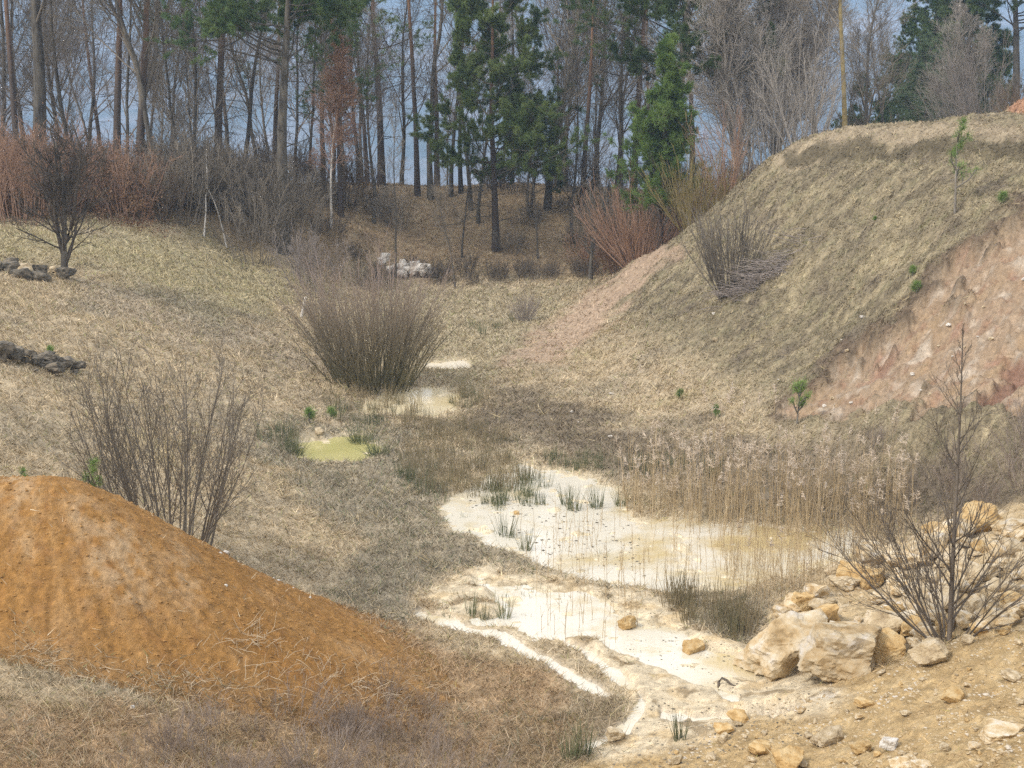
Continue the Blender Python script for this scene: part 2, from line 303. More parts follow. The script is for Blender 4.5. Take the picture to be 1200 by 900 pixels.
# ------------------------------------------------------------------ water sheets
def mat_water(name, col, rough=.04):
    m, n, b = new_mat(name); b.inputs['Roughness'].default_value = rough; b.inputs['IOR'].default_value = 1.333; b.inputs['Specular IOR Level'].default_value = .5
    tc = N(n, 'ShaderNodeTexCoord'); a = N(n, 'ShaderNodeTexNoise', Scale=.55, Detail=6., Roughness=.6); n.links.new(tc.outputs['Object'], a.inputs[0])
    cr = N(n, 'ShaderNodeValToRGB'); cr.color_ramp.elements[0].position = .36; cr.color_ramp.elements[1].position = .52
    sx = N(n, 'ShaderNodeSeparateXYZ'); n.links.new(tc.outputs['Object'], sx.inputs[0]); mr = N(n, 'ShaderNodeMapRange'); n.links.new(sx.outputs['X'], mr.inputs[0]); mr.inputs[1].default_value = 1.2; mr.inputs[2].default_value = 5.; mr.inputs[3].default_value = .04; mr.inputs[4].default_value = -.12
    sm = N(n, 'ShaderNodeMath', operation='ADD'); n.links.new(a.outputs[0], sm.inputs[0]); n.links.new(mr.outputs[0], sm.inputs[1])
    cr.color_ramp.elements[0].color = (*col[0], 1); cr.color_ramp.elements[1].color = (*col[1], 1)
    n.links.new(sm.outputs[0], cr.inputs[0]); n.links.new(cr.outputs[0], b.inputs['Base Color'])
    c = N(n, 'ShaderNodeTexNoise', Scale=14., Detail=3.); n.links.new(tc.outputs['Object'], c.inputs[0])
    bp = N(n, 'ShaderNodeBump', Strength=.03, Distance=.02); n.links.new(c.outputs[0], bp.inputs['Height']); n.links.new(bp.outputs[0], b.inputs['Normal'])
    return m
MW = {'main': mat_water('milky_sky_water', ((.52, .41, .21), (.66, .61, .50))), 'algae': mat_water('algae_water', ((.40, .37, .14), (.46, .42, .18)), .12),  # main pond: pale tone is silt plus sky reflection painted into the colour
      'reedy': mat_water('ochre_water', ((.62, .50, .28), (.68, .58, .38))), 'far': mat_water('cream_water', ((.62, .54, .40), (.7, .62, .48)), .3), 'low': mat_water('puddle_water', ((.5, .4, .24), (.62, .56, .45)))}
for k, p in WATER.items():
    c = np.mean(p, 0); q = [(c[0] + (a - c[0]) * 1.15, c[1] + (b - c[1]) * 1.3) for a, b in p]
    if k == 'low': continue
    if k == 'main': q = [(470,548),(620,532),(760,560),(1060,605),(1080,690),(1080,835),(960,870),(690,900),(640,880),(470,730),(440,620)]
    vs = [at_z(a, b, -.014) for a, b in q]
    me = bpy.data.meshes.new(k); me.from_pydata(vs, [], [tuple(range(len(vs)))]); me.update()
    link('pond' if k == 'main' else 'pool', me, MW[k], kind='structure')

# ------------------------------------------------------------------ distant mountain and haze
mx = np.linspace(-1900, 1900, 360); my = np.linspace(420, 2300, 160); MX, MY = np.meshgrid(mx, my)
mz = -84 + sstep(350, 1750, MY) * (275 + 30 * fbm(MX, MY, .0012, 4, 70)) + 16 * fbm(MX, MY, .006, 5, 71) * sstep(420, 700, MY) + 5 * fbm(MX, MY, .04, 3, 72)
M_MT = mat_noise('far_woods', [(.04, .065, .07), (.08, .10, .105), (.15, .155, .165), (.26, .25, .26)], .012, 9., contrast=(.34, .66), randv=0)  # blue-grey cast paints some haze into the woods' own colour
link('mountain', mesh_np('mountain', np.stack([MX, MY, mz], -1), grid_faces(160, 360), 4), M_MT, kind='structure')
bm_v = [(x, y, z) for x in (-14000, 14000) for y in (-60, 6600) for z in (-95, 240)]
me = bpy.data.meshes.new('haze'); me.from_pydata(bm_v, [], [(0, 1, 3, 2), (4, 6, 7, 5), (0, 4, 5, 1), (2, 3, 7, 6), (0, 2, 6, 4), (1, 5, 7, 3)]); me.update()
mh = bpy.data.materials.new('haze'); mh.use_nodes = True; n = mh.node_tree; n.nodes.clear(); oo = N(n, 'ShaderNodeOutputMaterial'); pv = N(n, 'ShaderNodeVolumePrincipled')
pv.inputs['Color'].default_value = (.50, .71, 1.0, 1); pv.inputs['Density'].default_value = .00065; pv.inputs['Anisotropy'].default_value = .0
n.links.new(pv.outputs[0], oo.inputs['Volume'])
link('haze', me, mh, kind='stuff')

# ------------------------------------------------------------------ spoil mound at lower left
MYS = np.linspace(10.5, 21, 420); MXS = np.linspace(-12.5, .6, 620); MXg, MYg = np.meshgrid(MXS, MYS)
pk = np.array(at_D(58, 561, 16.4))
dxm = MXg - pk[0]; dym = MYg - pk[1]
ddx = np.where(dxm < -0.3, (dxm + .3) * .10, np.maximum(dxm, 0) * .98); rr = np.sqrt(ddx ** 2 + (dym * np.where(dym < 0, 1.12, 1.0)) ** 2 + .30) - .50
zm = pk[2] + .04 - .83 * rr + .045 * np.maximum(rr - .8, 0) ** 2
ang = np.arctan2(dym, dxm + .01)
zm -= .03 * sstep(.1, .5, np.abs(fbm(ang * 5.0, rr * .12, 1.6, 4, 180))) * sstep(.3, 1.5, rr); zm += .05 * fbm(ang * 3.0 + dxm * .2, rr * .25, 1.6, 4, 80) * sstep(.2, 1.2, rr) + .05 * fbm(MXg, MYg, .7, 4, 81) + .035 * fbm(MXg, MYg, 4.5, 4, 82) + .022 * fbm(MXg, MYg, 15, 3, 83)
tail = sstep(2.6, 4.6, rr); zm += tail * .1
gh = hgt(MXg, MYg); over = zm - gh
zmm = np.where(over > -.12, zm, gh - .15)
cm_ = np.empty((*MXg.shape, 3)); cm_[:] = c3(.35, .185, .058)
def mc(m, c): global cm_; m = np.clip(m, 0, 1)[..., None]; cm_ = cm_ * (1 - m) + c3(*c) * m
stre = fbm(ang * 4.5 + .15 * fbm(MXg, MYg, 1, 3, 84), rr * .18, 1.5, 4, 85)
mc(sstep(.05, .45, stre) * .35, (.50, .30, .125)); mc(sstep(.1, .5, -stre) * .4, (.32, .15, .042)); mc(sstep(.12, .42, fbm(MXg, MYg, 1.3, 4, 86)) * .2, (.52, .36, .2))
mc(sstep(.15, .4, fbm(MXg, MYg, 6, 4, 87)) * .3, (.27, .12, .04))
Um, Vm = project(MXg, MYg, zmm)
for (a, b, s_, k_) in [(140, 640, 26, .7), (118, 668, 34, .55), (165, 690, 26, .5), (20, 572, 26, .7), (95, 600, 18, .6), (215, 665, 22, .45), (30, 640, 20, .4), (60, 760, 30, .3), (225, 700, 25, .3)]:
    g = np.exp(-(((Um - a - .25 * (Vm - b)) / s_) ** 2 + ((Vm - b) / (s_ * 1.4)) ** 2)); mc(g * k_ * .8 * sstep(-.35, .3, fbm(MXg, MYg, 5, 4, 88)), (.60, .45, .28))
mc(sstep(.45, .0, over + .1 * fbm(MXg, MYg, 2, 3, 89)) * .5, (.33, .21, .10))
cm_ *= (1 + .35 * fbm(MXg, MYg, 10, 3, 90) + .25 * fbm(MXg, MYg, 28, 2, 91))[..., None]
link('earth_mound', mesh_np('earth_mound', np.stack([MXg, MYg, zmm], -1), grid_faces(420, 620), 4, cm_), M_MOUND,
     label='big steep heap of ochre orange soil with pale streaks', category='earth mound')
def top_h(x, y):
    x = np.asarray(x, float); y = np.asarray(y, float); h = hgt(x, y)
    c = np.interp(x, MXS, np.arange(len(MXS))); r = np.interp(y, MYS, np.arange(len(MYS))); m = zmm[np.round(r).astype(int), np.round(c).astype(int)]
    ins = (x > MXS[0]) & (x < MXS[-1]) & (y > MYS[0]) & (y < MYS[-1]); return np.where(ins, np.maximum(h, m), h)

# ------------------------------------------------------------------ tubes and branching
def tubes(Pl, Rl, S):
    """Pl (M,N,3) polylines, Rl (M,N) radii -> verts, quads"""
    M_, N_ = Pl.shape[:2]; T = np.gradient(Pl, axis=1); T /= np.linalg.norm(T, axis=2, keepdims=True) + 1e-9
    ref = np.where(np.abs(T[..., 2:3]) > .9, np.array([1., 0, 0]), np.array([0, 0, 1.])); a = np.cross(T, ref); a /= np.linalg.norm(a, axis=2, keepdims=True) + 1e-9; b = np.cross(T, a)
    th = np.arange(S) * 2 * np.pi / S
    Vt = Pl[:, :, None] + Rl[:, :, None, None] * (np.cos(th)[:, None] * a[:, :, None] + np.sin(th)[:, None] * b[:, :, None])
    i = np.arange(M_ * N_ * S).reshape(M_, N_, S); j = np.roll(i, -1, 2)
    Fq = np.stack([i[:, :-1], j[:, :-1], j[:, 1:], i[:, 1:]], -1)
    return Vt.reshape(-1, 3), Fq.reshape(-1, 4)
class MB:
    def __init__(s): s.v = []; s.f = []; s.n = 0
    def add(s, v, f): s.v.append(v); s.f.append(f + s.n); s.n += len(v)
    def tube(s, P, Rr, S=3): s.add(*tubes(P, Rr, S))
    def mesh(s, name, col=None, smooth=True):
        return mesh_np(name, np.concatenate(s.v), np.concatenate(s.f), s.f[0].shape[1], col, smooth)
def unit(a): return a / (np.linalg.norm(a, axis=-1, keepdims=True) + 1e-9)
def grow(start, d, L, r0, r1, n, up, wob, rng):
    M_ = len(start); P = np.empty((M_, n, 3)); P[:, 0] = start; d = unit(d)
    up = np.broadcast_to(np.asarray(up, float), (M_,)) if np.ndim(up) < 2 else up
    for k in range(1, n):
        d = unit(d + rng.normal(0, wob, (M_, 3)) + np.stack([0 * up, 0 * up, up], 1)); P[:, k] = P[:, k - 1] + d * (L / (n - 1))[:, None]
    t = np.linspace(0, 1, n)[None]; return P, r0[:, None] * (1 - t) + r1 * t
def spawn(PP, PR, n, t0, t1, a0, a1, Lf, rr, n_pts, up, wob, rng, rmin=.003, rtip=None):
    M0, N0 = PP.shape[:2]; idx = np.repeat(np.arange(M0), n); M_ = len(idx)
    t = t0 + (t1 - t0) * ((np.tile(np.arange(n), M0) + rng.rand(M_)) / n)
    f = t * (N0 - 1); k = np.minimum(f.astype(int), N0 - 2); fr = (f - k)[:, None]
    s = PP[idx, k] * (1 - fr) + PP[idx, k + 1] * fr; T = unit(PP[idx, k + 1] - PP[idx, k]); pr = PR[idx, k] * (1 - fr[:, 0]) + PR[idx, k + 1] * fr[:, 0]
    q = rng.normal(size=(M_, 3)); q = unit(q - (q * T).sum(1, keepdims=True) * T); a = R(1) * (a0 + (a1 - a0) * rng.rand(M_))
    d = np.cos(a)[:, None] * T + np.sin(a)[:, None] * q
    PL = np.linalg.norm(np.diff(PP, axis=1), axis=2).sum(1)[idx]; L = Lf(t) * PL * rng.uniform(.65, 1.25, M_)
    r0 = np.maximum(pr * rr, rmin); return (*grow(s, d, L, r0, rtip or rmin * .6, n_pts, up, wob, rng), t)

def bare_tree(seed, Ht=15, r=.16, n1=20, start=.28, ang=(30, 55), l1=.34, up=.10, n2=7, n3=6, n4=4, wob=.05, twig=.006, fork=0):
    rng = np.random.RandomState(seed)
    P, Rr = grow(np.zeros((1, 3)), np.array([[rng.normal(0, .03), rng.normal(0, .03), 1]]), np.array([Ht]), np.array([r]), r * .18, 14, .03, wob, rng)
    tr = MB(); Pt = P.copy(); Pt[:, 0, 2] -= .4; tr.tube(Pt, Rr * (1 + .5 * np.exp(-np.arange(14) * 1.2)), 9)
    b = MB(); base = [(P, Rr)]
    if fork:
        P2, R2, _ = spawn(P, Rr, fork, .12, .4, 14, 26, lambda t: 1 - t, .75, 12, .12, .08, rng, .03); b.tube(P2, R2, 6)
        Pa = np.concatenate([P[:, ::1][:, :12], P2]); Ra = np.concatenate([Rr[:, :12], R2])
    else: Pa, Ra = P, Rr
    A1, B1, _ = spawn(Pa, Ra, n1, start, .97, ang[0], ang[1], lambda t: l1 * (1.25 - t), .42, 8, up, .09, rng, .02); b.tube(A1, B1, 5)
    A2, B2, _ = spawn(A1, B1, n2, .2, .98, 25, 55, lambda t: .55 * (1.2 - t * .7), .5, 6, up * .8, .10, rng, .010); b.tube(A2, B2, 4)
    A3, B3, _ = spawn(A2, B2, n3, .15, 1, 22, 50, lambda t: .5 * (1.2 - t * .5), .55, 4, up * .6, .10, rng, .007); b.tube(A3, B3, 3)
    if n4: A4, B4, _ = spawn(A3, B3, n4, .15, 1, 20, 50, lambda t: .6 + 0 * t, .6, 3, .05, .08, rng, twig, twig * .8); b.tube(A4, B4, 3)
    return tr.mesh('trunk'), b.mesh('branches')
def needles(P, rng, per, K_, ln, wd, t0=.3, upb=.35):
    """sprays of needle-fine triangles along the polylines"""
    M_, N_ = P.shape[:2]; idx = np.repeat(np.arange(M_), per); t = t0 + (1 - t0) * rng.rand(len(idx)) ** .7; f = t * (N_ - 1); k = np.minimum(f.astype(int), N_ - 2); fr = (f - k)[:, None]
    c = P[idx, k] * (1 - fr) + P[idx, k + 1] * fr; T = unit(P[idx, k + 1] - P[idx, k])
    c = np.repeat(c, K_, 0); T = np.repeat(T, K_, 0); m = len(c)
    d = unit(rng.normal(size=(m, 3)) + T * .9 + np.array([0, 0, upb])); q = unit(np.cross(d, rng.normal(size=(m, 3)))) * wd * .5
    L = ln * rng.uniform(.6, 1.2, m)[:, None]; c = c + rng.normal(0, .035, (m, 3))
    v = np.stack([c - q, c + q, c + d * L], 1).reshape(-1, 3); return v, np.arange(3 * m).reshape(-1, 3)
def pine_tree(seed, Ht=15, r=.2, start=.45, spread=.2, n1=34, n2=9, n3=3, per=3, K_=12, ln=.17, wd=.02, plate=.45, bare_stubs=10, cone=.0, a=(60, 95), wob=.025):
    rng = np.random.RandomState(seed)
    P, Rr = grow(np.zeros((1, 3)), np.array([[rng.normal(0, .02), rng.normal(0, .02), 1]]), np.array([Ht]), np.array([r]), r * .15, 14, .03, wob, rng)
    tr = MB(); Pt = P.copy(); Pt[:, 0, 2] -= .4; tr.tube(Pt, Rr * (1 + .35 * np.exp(-np.arange(14) * 1.2)), 10)
    b = MB(); lf = (lambda t: spread * (1.15 - ((t - start) / (1 - start)) * (.55 + .5 * cone)))
    A1, B1, _ = spawn(P, Rr, n1, start, .985, a[0], a[1], lf, .32, 7, .05, .09, rng, .018); b.tube(A1, B1, 5)
    if bare_stubs:
        A0, B0, _ = spawn(P, Rr, bare_stubs, start * .35, start, 70, 105, lambda t: spread * .6 + 0 * t, .14, 6, -.01, .13, rng, .012); b.tube(A0, B0, 4)
        A0b, B0b, _ = spawn(A0, B0, 5, .3, 1, 30, 60, lambda t: .4 + 0 * t, .5, 4, 0, .14, rng, .007); b.tube(A0b, B0b, 3)
    A2, B2, _ = spawn(A1, B1, n2, plate, 1, 25, 65, lambda t: .38 * (1.3 - t * .6), .5, 5, .10, .10, rng, .010); b.tube(A2, B2, 3)
    A3, B3, _ = spawn(A2, B2, n3, .25, 1, 25, 60, lambda t: .5 + 0 * t, .6, 3, .15, .08, rng, .007); b.tube(A3, B3, 3)
    nd = MB(); nd.add(*needles(A3, rng, per, K_, ln, wd, .3)); nd.add(*needles(A2, rng, per, K_, ln, wd, .45))
    return tr.mesh('trunk'), b.mesh('branches'), nd.mesh('needles', smooth=False)
def shrub_mesh(seed, stems=60, base=.35, Ht=3.5, spread=.45, r=.018, tw=6, tw2=0, up=.05, wob=.05, n=9, tang=(14, 32), tl=.28, rmin=.004, hvar=.35, tw3=0):
    rng = np.random.RandomState(seed); a = rng.rand(stems) * 2 * np.pi; q = np.sqrt(rng.rand(stems)); s = np.stack([np.cos(a) * q * base, np.sin(a) * q * base, np.full(stems, -.08)], 1)
    a2 = a + rng.normal(0, .4, stems); tilt = spread * q ** .8 * rng.uniform(.5, 1.1, stems); d = np.stack([np.cos(a2) * np.sin(tilt), np.sin(a2) * np.sin(tilt), np.cos(tilt)], 1)
    b = MB(); P, Rr = grow(s, d, Ht * (1 - hvar * rng.rand(stems)) * (1 - .15 * q), r * rng.uniform(.6, 1.15, stems), rmin, n, up, wob, rng); b.tube(P, Rr, 4)
    if tw: A1, B1, _ = spawn(P, Rr, tw, .25, .97, tang[0], tang[1], lambda t: tl * (1.25 - t * .8), .6, 5, up, wob, rng, rmin); b.tube(A1, B1, 3)
    if tw2: A2, B2, _ = spawn(A1, B1, tw2, .2, .97, tang[0], tang[1], lambda t: .45 + 0 * t, .7, 4, up, wob, rng, rmin * .85); b.tube(A2, B2, 3)
    if tw3: A3, B3, _ = spawn(A2, B2, tw3, .2, .97, tang[0], tang[1], lambda t: .45 + 0 * t, .7, 3, up, wob, rng, rmin * .75); b.tube(A3, B3, 3)
    return b, (P, Rr)

# bark, twig and needle materials
BK_PINE = None
def mat_pinebark():
    m, n, b = new_mat('pine_bark'); tc = N(n, 'ShaderNodeTexCoord'); sx = N(n, 'ShaderNodeSeparateXYZ'); n.links.new(tc.outputs['Object'], sx.inputs[0])
    mr = N(n, 'ShaderNodeMapRange'); n.links.new(sx.outputs['Z'], mr.inputs[0]); mr.inputs[1].default_value = 5; mr.inputs[2].default_value = 10
    a = N(n, 'ShaderNodeTexNoise', Scale=7., Detail=6., Roughness=.7); mpn = N(n, 'ShaderNodeMapping'); mpn.inputs['Scale'].default_value = (1, 1, .3); n.links.new(tc.outputs['Object'], mpn.inputs[0]); n.links.new(mpn.outputs[0], a.inputs[0])
    c1 = N(n, 'ShaderNodeMixRGB'); c1.inputs[1].default_value = (.05, .04, .034, 1); c1.inputs[2].default_value = (.13, .105, .09, 1)
    c2 = N(n, 'ShaderNodeMixRGB'); c2.inputs[1].default_value = (.16, .095, .065, 1); c2.inputs[2].default_value = (.33, .20, .12, 1)
    n.links.new(a.outputs[0], c1.inputs[0]); n.links.new(a.outputs[0], c2.inputs[0]); c = N(n, 'ShaderNodeMixRGB'); n.links.new(mr.outputs[0], c.inputs[0]); n.links.new(c1.outputs[0], c.inputs[1]); n.links.new(c2.outputs[0], c.inputs[2])
    n.links.new(c.outputs[0], b.inputs['Base Color']); bp = N(n, 'ShaderNodeBump', Strength=.7, Distance=.03); n.links.new(a.outputs[0], bp.inputs['Height']); n.links.new(bp.outputs[0], b.inputs['Normal']); return m
B_PINE = mat_pinebark()
B_DARK = mat_noise('dark_bark', [(.045, .04, .035), (.10, .09, .075), (.17, .155, .13)], 6, bump=.6, stretch=(1, 1, .3))
B_GREY = mat_noise('grey_bark', [(.10, .09, .075), (.19, .17, .145), (.28, .26, .22)], 6, bump=.5, stretch=(1, 1, .3))
B_BIRCH = mat_noise('birch_bark', [(.10, .08, .07), (.55, .52, .47), (.66, .63, .58)], 5, stretch=(1, 1, 3), contrast=(.3, .5))
B_PALE = mat_noise('pale_bark', [(.22, .2, .17), (.36, .33, .29)], 5)
T_GREY = mat_noise('grey_twigs', [(.14, .12, .095), (.27, .235, .19)], 1.5)
T_DARK = mat_noise('dark_twigs', [(.075, .062, .05), (.16, .135, .11)], 1.5)
T_PALE = mat_noise('pale_twigs', [(.25, .225, .195), (.42, .38, .335)], 1.5)
T_RUST = mat_noise('rust_twigs', [(.22, .13, .09), (.40, .26, .18)], 1.5)
T_RED = mat_noise('red_twigs', [(.28, .165, .115), (.47, .31, .215)], 1.5)
T_YEL = mat_noise('yellow_twigs', [(.24, .19, .08), (.38, .31, .14)], 1.5)
T_PURP = mat_noise('purplish_twigs', [(.21, .178, .158), (.38, .33, .295)], 1.5)
T_BROWN = mat_noise('brown_twigs', [(.12, .085, .06), (.22, .165, .115)], 1.5)
def mat_leaf(name, ramp, tr=.25):
    m = mat_noise(name, ramp, 1.3, 4, rough=.75, contrast=(.35, .65), randv=.18); n = m.node_tree; b = n.nodes['Principled BSDF']; o = [k for k in n.nodes if k.type == 'OUTPUT_MATERIAL'][0]
    t = N(n, 'ShaderNodeBsdfTranslucent'); mx = N(n, 'ShaderNodeMixShader'); mx.inputs[0].default_value = .35; n.links.new(b.inputs['Base Color'].links[0].from_socket, t.inputs[0]); n.links.new(b.outputs[0], mx.inputs[1]); n.links.new(t.outputs[0], mx.inputs[2]); n.links.new(mx.outputs[0], o.inputs[0]); return m
N_PINE = mat_leaf('pine_needles', [(.08, .13, .04), (.17, .235, .08), (.26, .32, .12)])
N_DARK = mat_leaf('dark_needles', [(.055, .10, .04), (.11, .17, .065), (.18, .24, .09)])
N_BRIGHT = mat_leaf('bright_needles', [(.10, .17, .045), (.18, .28, .075), (.26, .36, .11)])
N_BLUE = mat_leaf('pale_needles', [(.08, .12, .07), (.13, .18, .10), (.17, .22, .13)])
L_BEECH = mat_leaf('beech_leaves', [(.17, .095, .06), (.28, .17, .10), (.36, .25, .16)])

def thing(name, loc, label, cat, group=None, rz=0., sc=1., lean=(0, 0), sz=None):
    o = bpy.data.objects.new(name, None); COL.objects.link(o); o.location = loc; o.rotation_euler = (R(lean[1]), R(lean[0]), rz); o.scale = (sc, sc, sz or sc); o.empty_display_size = .2
    o['label'] = label; o['category'] = cat
    if group: o['group'] = group
    return o

print('terrain done')
# ------------------------------------------------------------------ trees
BARE = {k: bare_tree(*a, **b) for k, a, b in [
 ('a', (11,), dict(Ht=15, r=.15)), ('b', (12,), dict(Ht=15, r=.13, start=.2, n1=24, ang=(25, 45), l1=.3)), ('c', (13,), dict(Ht=15, r=.12, start=.35, n1=16, ang=(30, 60), wob=.08)),
 ('fork', (14,), dict(Ht=15, r=.20, fork=2, start=.4, n1=12, wob=.05)), ('thick', (15,), dict(Ht=16, r=.33, start=.45, n1=14, ang=(35, 65))),
 ('slim', (16,), dict(Ht=14, r=.085, start=.15, n1=18, l1=.2, ang=(30, 55), n2=5, n3=5)),
 ('broad', (17,), dict(Ht=12, r=.2, start=.15, n1=18, ang=(40, 70), l1=.45, fork=1, up=.05))]}
BIRCH = {k: bare_tree(*a, **b) for k, a, b in [('a', (21,), dict(Ht=12.5, r=.065, start=.25, n1=30, ang=(22, 42), l1=.2, n2=8, n3=7, n4=5, up=.0, fork=1)), ('b', (22,), dict(Ht=5, r=.05, start=.3, n1=12, ang=(25, 45), l1=.25, n2=4, n3=4, n4=2))]}
PALE = {k: bare_tree(*a, **b) for k, a, b in [('a', (25,), dict(Ht=12, r=.12, start=.12, n1=24, ang=(18, 45), l1=.42, n2=8, n3=7, n4=4, fork=2)), ('b', (26,), dict(Ht=13, r=.10, start=.2, n1=22, ang=(30, 60), l1=.28, n2=7, n3=6, n4=4))]}
PINE = {k: pine_tree(*a, **b) for k, a, b in [
 ('pole', (31,), dict(Ht=17, r=.2, start=.80, spread=.15, n1=18, bare_stubs=14)),
 ('pole2', (32,), dict(Ht=17, r=.15, start=.74, spread=.13, n1=16, bare_stubs=20)),
 ('dark', (33,), dict(Ht=13.5, r=.27, start=.52, spread=.22, n1=40, bare_stubs=8, per=7, K_=13, ln=.18, wd=.026)),
 ('centre', (34,), dict(Ht=13.2, r=.16, start=.19, spread=.245, n1=70, cone=.7, bare_stubs=8, per=8, K_=12, ln=.17, wd=.026, a=(55, 90))),
 ('young', (35,), dict(Ht=7.8, r=.13, start=.16, spread=.23, n1=70, n2=10, cone=.9, bare_stubs=0, per=3, K_=12, ln=.15, wd=.024, a=(35, 65), plate=.15)),
 ('big', (36,), dict(Ht=15, r=.3, start=.50, spread=.24, n1=44, bare_stubs=14, per=7, K_=12, ln=.18, wd=.026)),
 ('sparse', (37,), dict(Ht=16, r=.2, start=.40, spread=.2, n1=30, n2=7, n3=3, per=3, K_=10, wd=.028, bare_stubs=16)),
 ('fir', (38,), dict(Ht=13, r=.2, start=.15, spread=.2, n1=54, cone=.6, per=4, K_=12, ln=.22, wd=.036, bare_stubs=0)),
 ('round', (39,), dict(Ht=8, r=.14, start=.2, spread=.3, n1=36, cone=.2, per=4, K_=12, wd=.03, bare_stubs=0, a=(40, 80))),
]}
def put_bare(src, u, v, D, label, cat='bare tree', sc=1., rz=0, lean=(0, 0), bark=B_DARK, tw=T_GREY, group=None, name='bare_tree', base=None):
    if D is None: x, y, z = hit(u, v)
    else: x = ray(u, v)[0] * D; y = D; z = H1(x, y)
    if base is not None: z = base
    t = thing(name, (x, y, z - .03), label, cat, group, rz, sc, lean)
    for nm, me, m in (('trunk', src[0], bark), ('crown', src[1], tw)):
        o = bpy.data.objects.new(nm, me); COL.objects.link(o); o.parent = t
        if not len(me.materials): me.materials.append(m)
        o.material_slots[0].link = 'OBJECT'; o.material_slots[0].material = m
    return t
def put_pine(src, u, v, D, label, cat='pine tree', sc=1., rz=0, lean=(0, 0), bark=None, nm_=None, group=None, name='pine_tree', wood=None):
    t = put_bare(src[:2], u, v, D, label, cat, sc, rz, lean, bark or B_PINE, wood or B_DARK, group, name)
    for c in t.children:
        if c.name.startswith('crown'): c.name = 'branches'
    o = bpy.data.objects.new('crown', src[2]); COL.objects.link(o); o.parent = t
    if not len(src[2].materials): src[2].materials.append(N_PINE)
    o.material_slots[0].link = 'OBJECT'; o.material_slots[0].material = nm_ or N_PINE
    return t
B_, P_ = BARE, PINE
# left wood
put_pine(P_['pole2'], 19, 150, 62, 'slim orange barked pine trunk at the far left edge of the wood', rz=1, sc=1.05)
put_bare(B_['thick'], 42, 160, 60, 'thick dark leaning trunk beside the slim orange pine', lean=(5, 0), rz=2)
put_pine(P_['pole'], 135, 180, 60, 'straight reddish pine trunk left of the forked tree', rz=2.2, sc=.95)
put_bare(B_['fork'], 157, 200, 59, 'forked tree with an orange stem and crooked side stem', rz=.6, bark=B_PINE, lean=(3, 0))
put_bare(B_['c'], 182, 200, 59, 'crooked dark trunk just right of the forked tree', rz=3.0, sc=1.02)
put_pine(P_['sparse'], 257, 230, 64, 'pine with grey trunk and thin sparse crown above the thicket', rz=.4, nm_=N_DARK)
put_pine(P_['dark'], 331, 268, 57, 'sturdy dark trunked pine with heavy dark green crown', rz=1.3, nm_=N_DARK, bark=B_DARK, sc=1.0)
put_bare(BIRCH['a'], 386, 215, 61, 'slender white birch with rusty orange twigs', 'birch tree', rz=.5, bark=B_BIRCH, tw=T_RED, name='birch_tree', sc=.8)
put_bare(B_['b'], 78, 190, 66, 'bare tree with many upright limbs right of the thick leaning trunk', rz=1.1, sc=.95)
put_bare(B_['a'], 100, 190, 72, 'thin bare tree with spreading twigs against the blue hill, left of the reddish pine', rz=2.7, sc=.8, tw=T_PURP)
put_bare(B_['b'], 5, 180, 66, 'bare tree cut by the left edge of the view', rz=4, sc=.95)
put_bare(B_['slim'], 148, 190, 61, 'very thin dark stem between the reddish pine and forked tree', rz=4, sc=1, lean=(-2, 0))
put_bare(B_['slim'], 212, 200, 63, 'thin grey sapling in front of the sparse pine', rz=5, sc=.9)
put_bare(B_['a'], 285, 240, 66, 'bare tree with arching limbs between the sparse pine and dark pine', rz=.9, sc=.8)
put_bare(B_['c'], 303, 240, 70, 'bare grey tree close left of the dark trunked pine', rz=2.9, sc=.85)
put_bare(B_['b'], 235, 240, 62, 'bare tree with low curved limbs left of the sparse pine', rz=5.2, sc=.75)
put_bare(B_['slim'], 362, 230, 66, 'thin bare stem between the dark pine and the white birch', rz=1.7, sc=.9)
put_bare(BIRCH['b'], 239, 286, 56, 'small white birch leaning right at the meadow edge', 'birch tree', rz=1.0, lean=(7, 0), bark=B_BIRCH, tw=T_GREY, name='birch_tree', sc=.68)
put_bare(BIRCH['b'], 266, 292, 56, 'small white birch standing at the meadow edge, the more slanted of the pair', 'birch tree', rz=3.0, lean=(11, 0), bark=B_BIRCH, tw=T_GREY, name='birch_tree', sc=.6)
# middle, on the bank
put_pine(P_['sparse'], 447, 215, 72, 'tall pine with patchy green crown right of the birch', rz=2.4, sc=.95)
put_pine(P_['pole2'], 489, 222, 70.5, 'thin reddish pine stem on the bank crest', rz=3.3, sc=.95)
put_bare(B_['c'], 505, 222, 70, 'dark straight bare trunk right of the thin reddish pine', rz=.3, sc=1.15)
put_bare(B_['slim'], 528, 222, 70.5, 'slim curved trunk just left of the bushy middle pine', rz=2, sc=1.15, lean=(3, 0))
put_bare(B_['slim'], 540, 222, 71, 'second slim trunk left of the bushy middle pine, almost touching it', rz=3.5, sc=1.2, lean=(2, 0))
put_bare(B_['slim'], 552, 232, 68, 'slanting thin trunk partly hidden by the bushy middle pine', rz=4.5, sc=1.1, lean=(5, 0))
put_pine(P_['centre'], 581, 290, 63, 'bushy green pine standing in the middle of the bank', rz=.8, sc=1.0)
put_bare(B_['a'], 640, 240, 68, 'dark bare tree with long forked limbs right of the middle pine', rz=1.9, sc=1.05)
put_bare(B_['b'], 664, 230, 71, 'pale grey bare trunk right of the dark forked limbs', rz=3.7, sc=.95, bark=B_GREY)
put_pine(P_['pole'], 681, 225, 67, 'pinkish pine trunk leaning right beyond the red bush', rz=.2, sc=.72, lean=(4, 0), nm_=N_DARK)
put_pine(P_['round'], 622, 262, 67, 'low dark pine tucked under the middle pine', rz=.2, sc=.62, nm_=N_DARK)
put_pine(P_['sparse'], 400, 262, 63, 'dull dark conifer with drooping low branches beside the birch', 'conifer', rz=5, sc=.62, nm_=N_DARK)
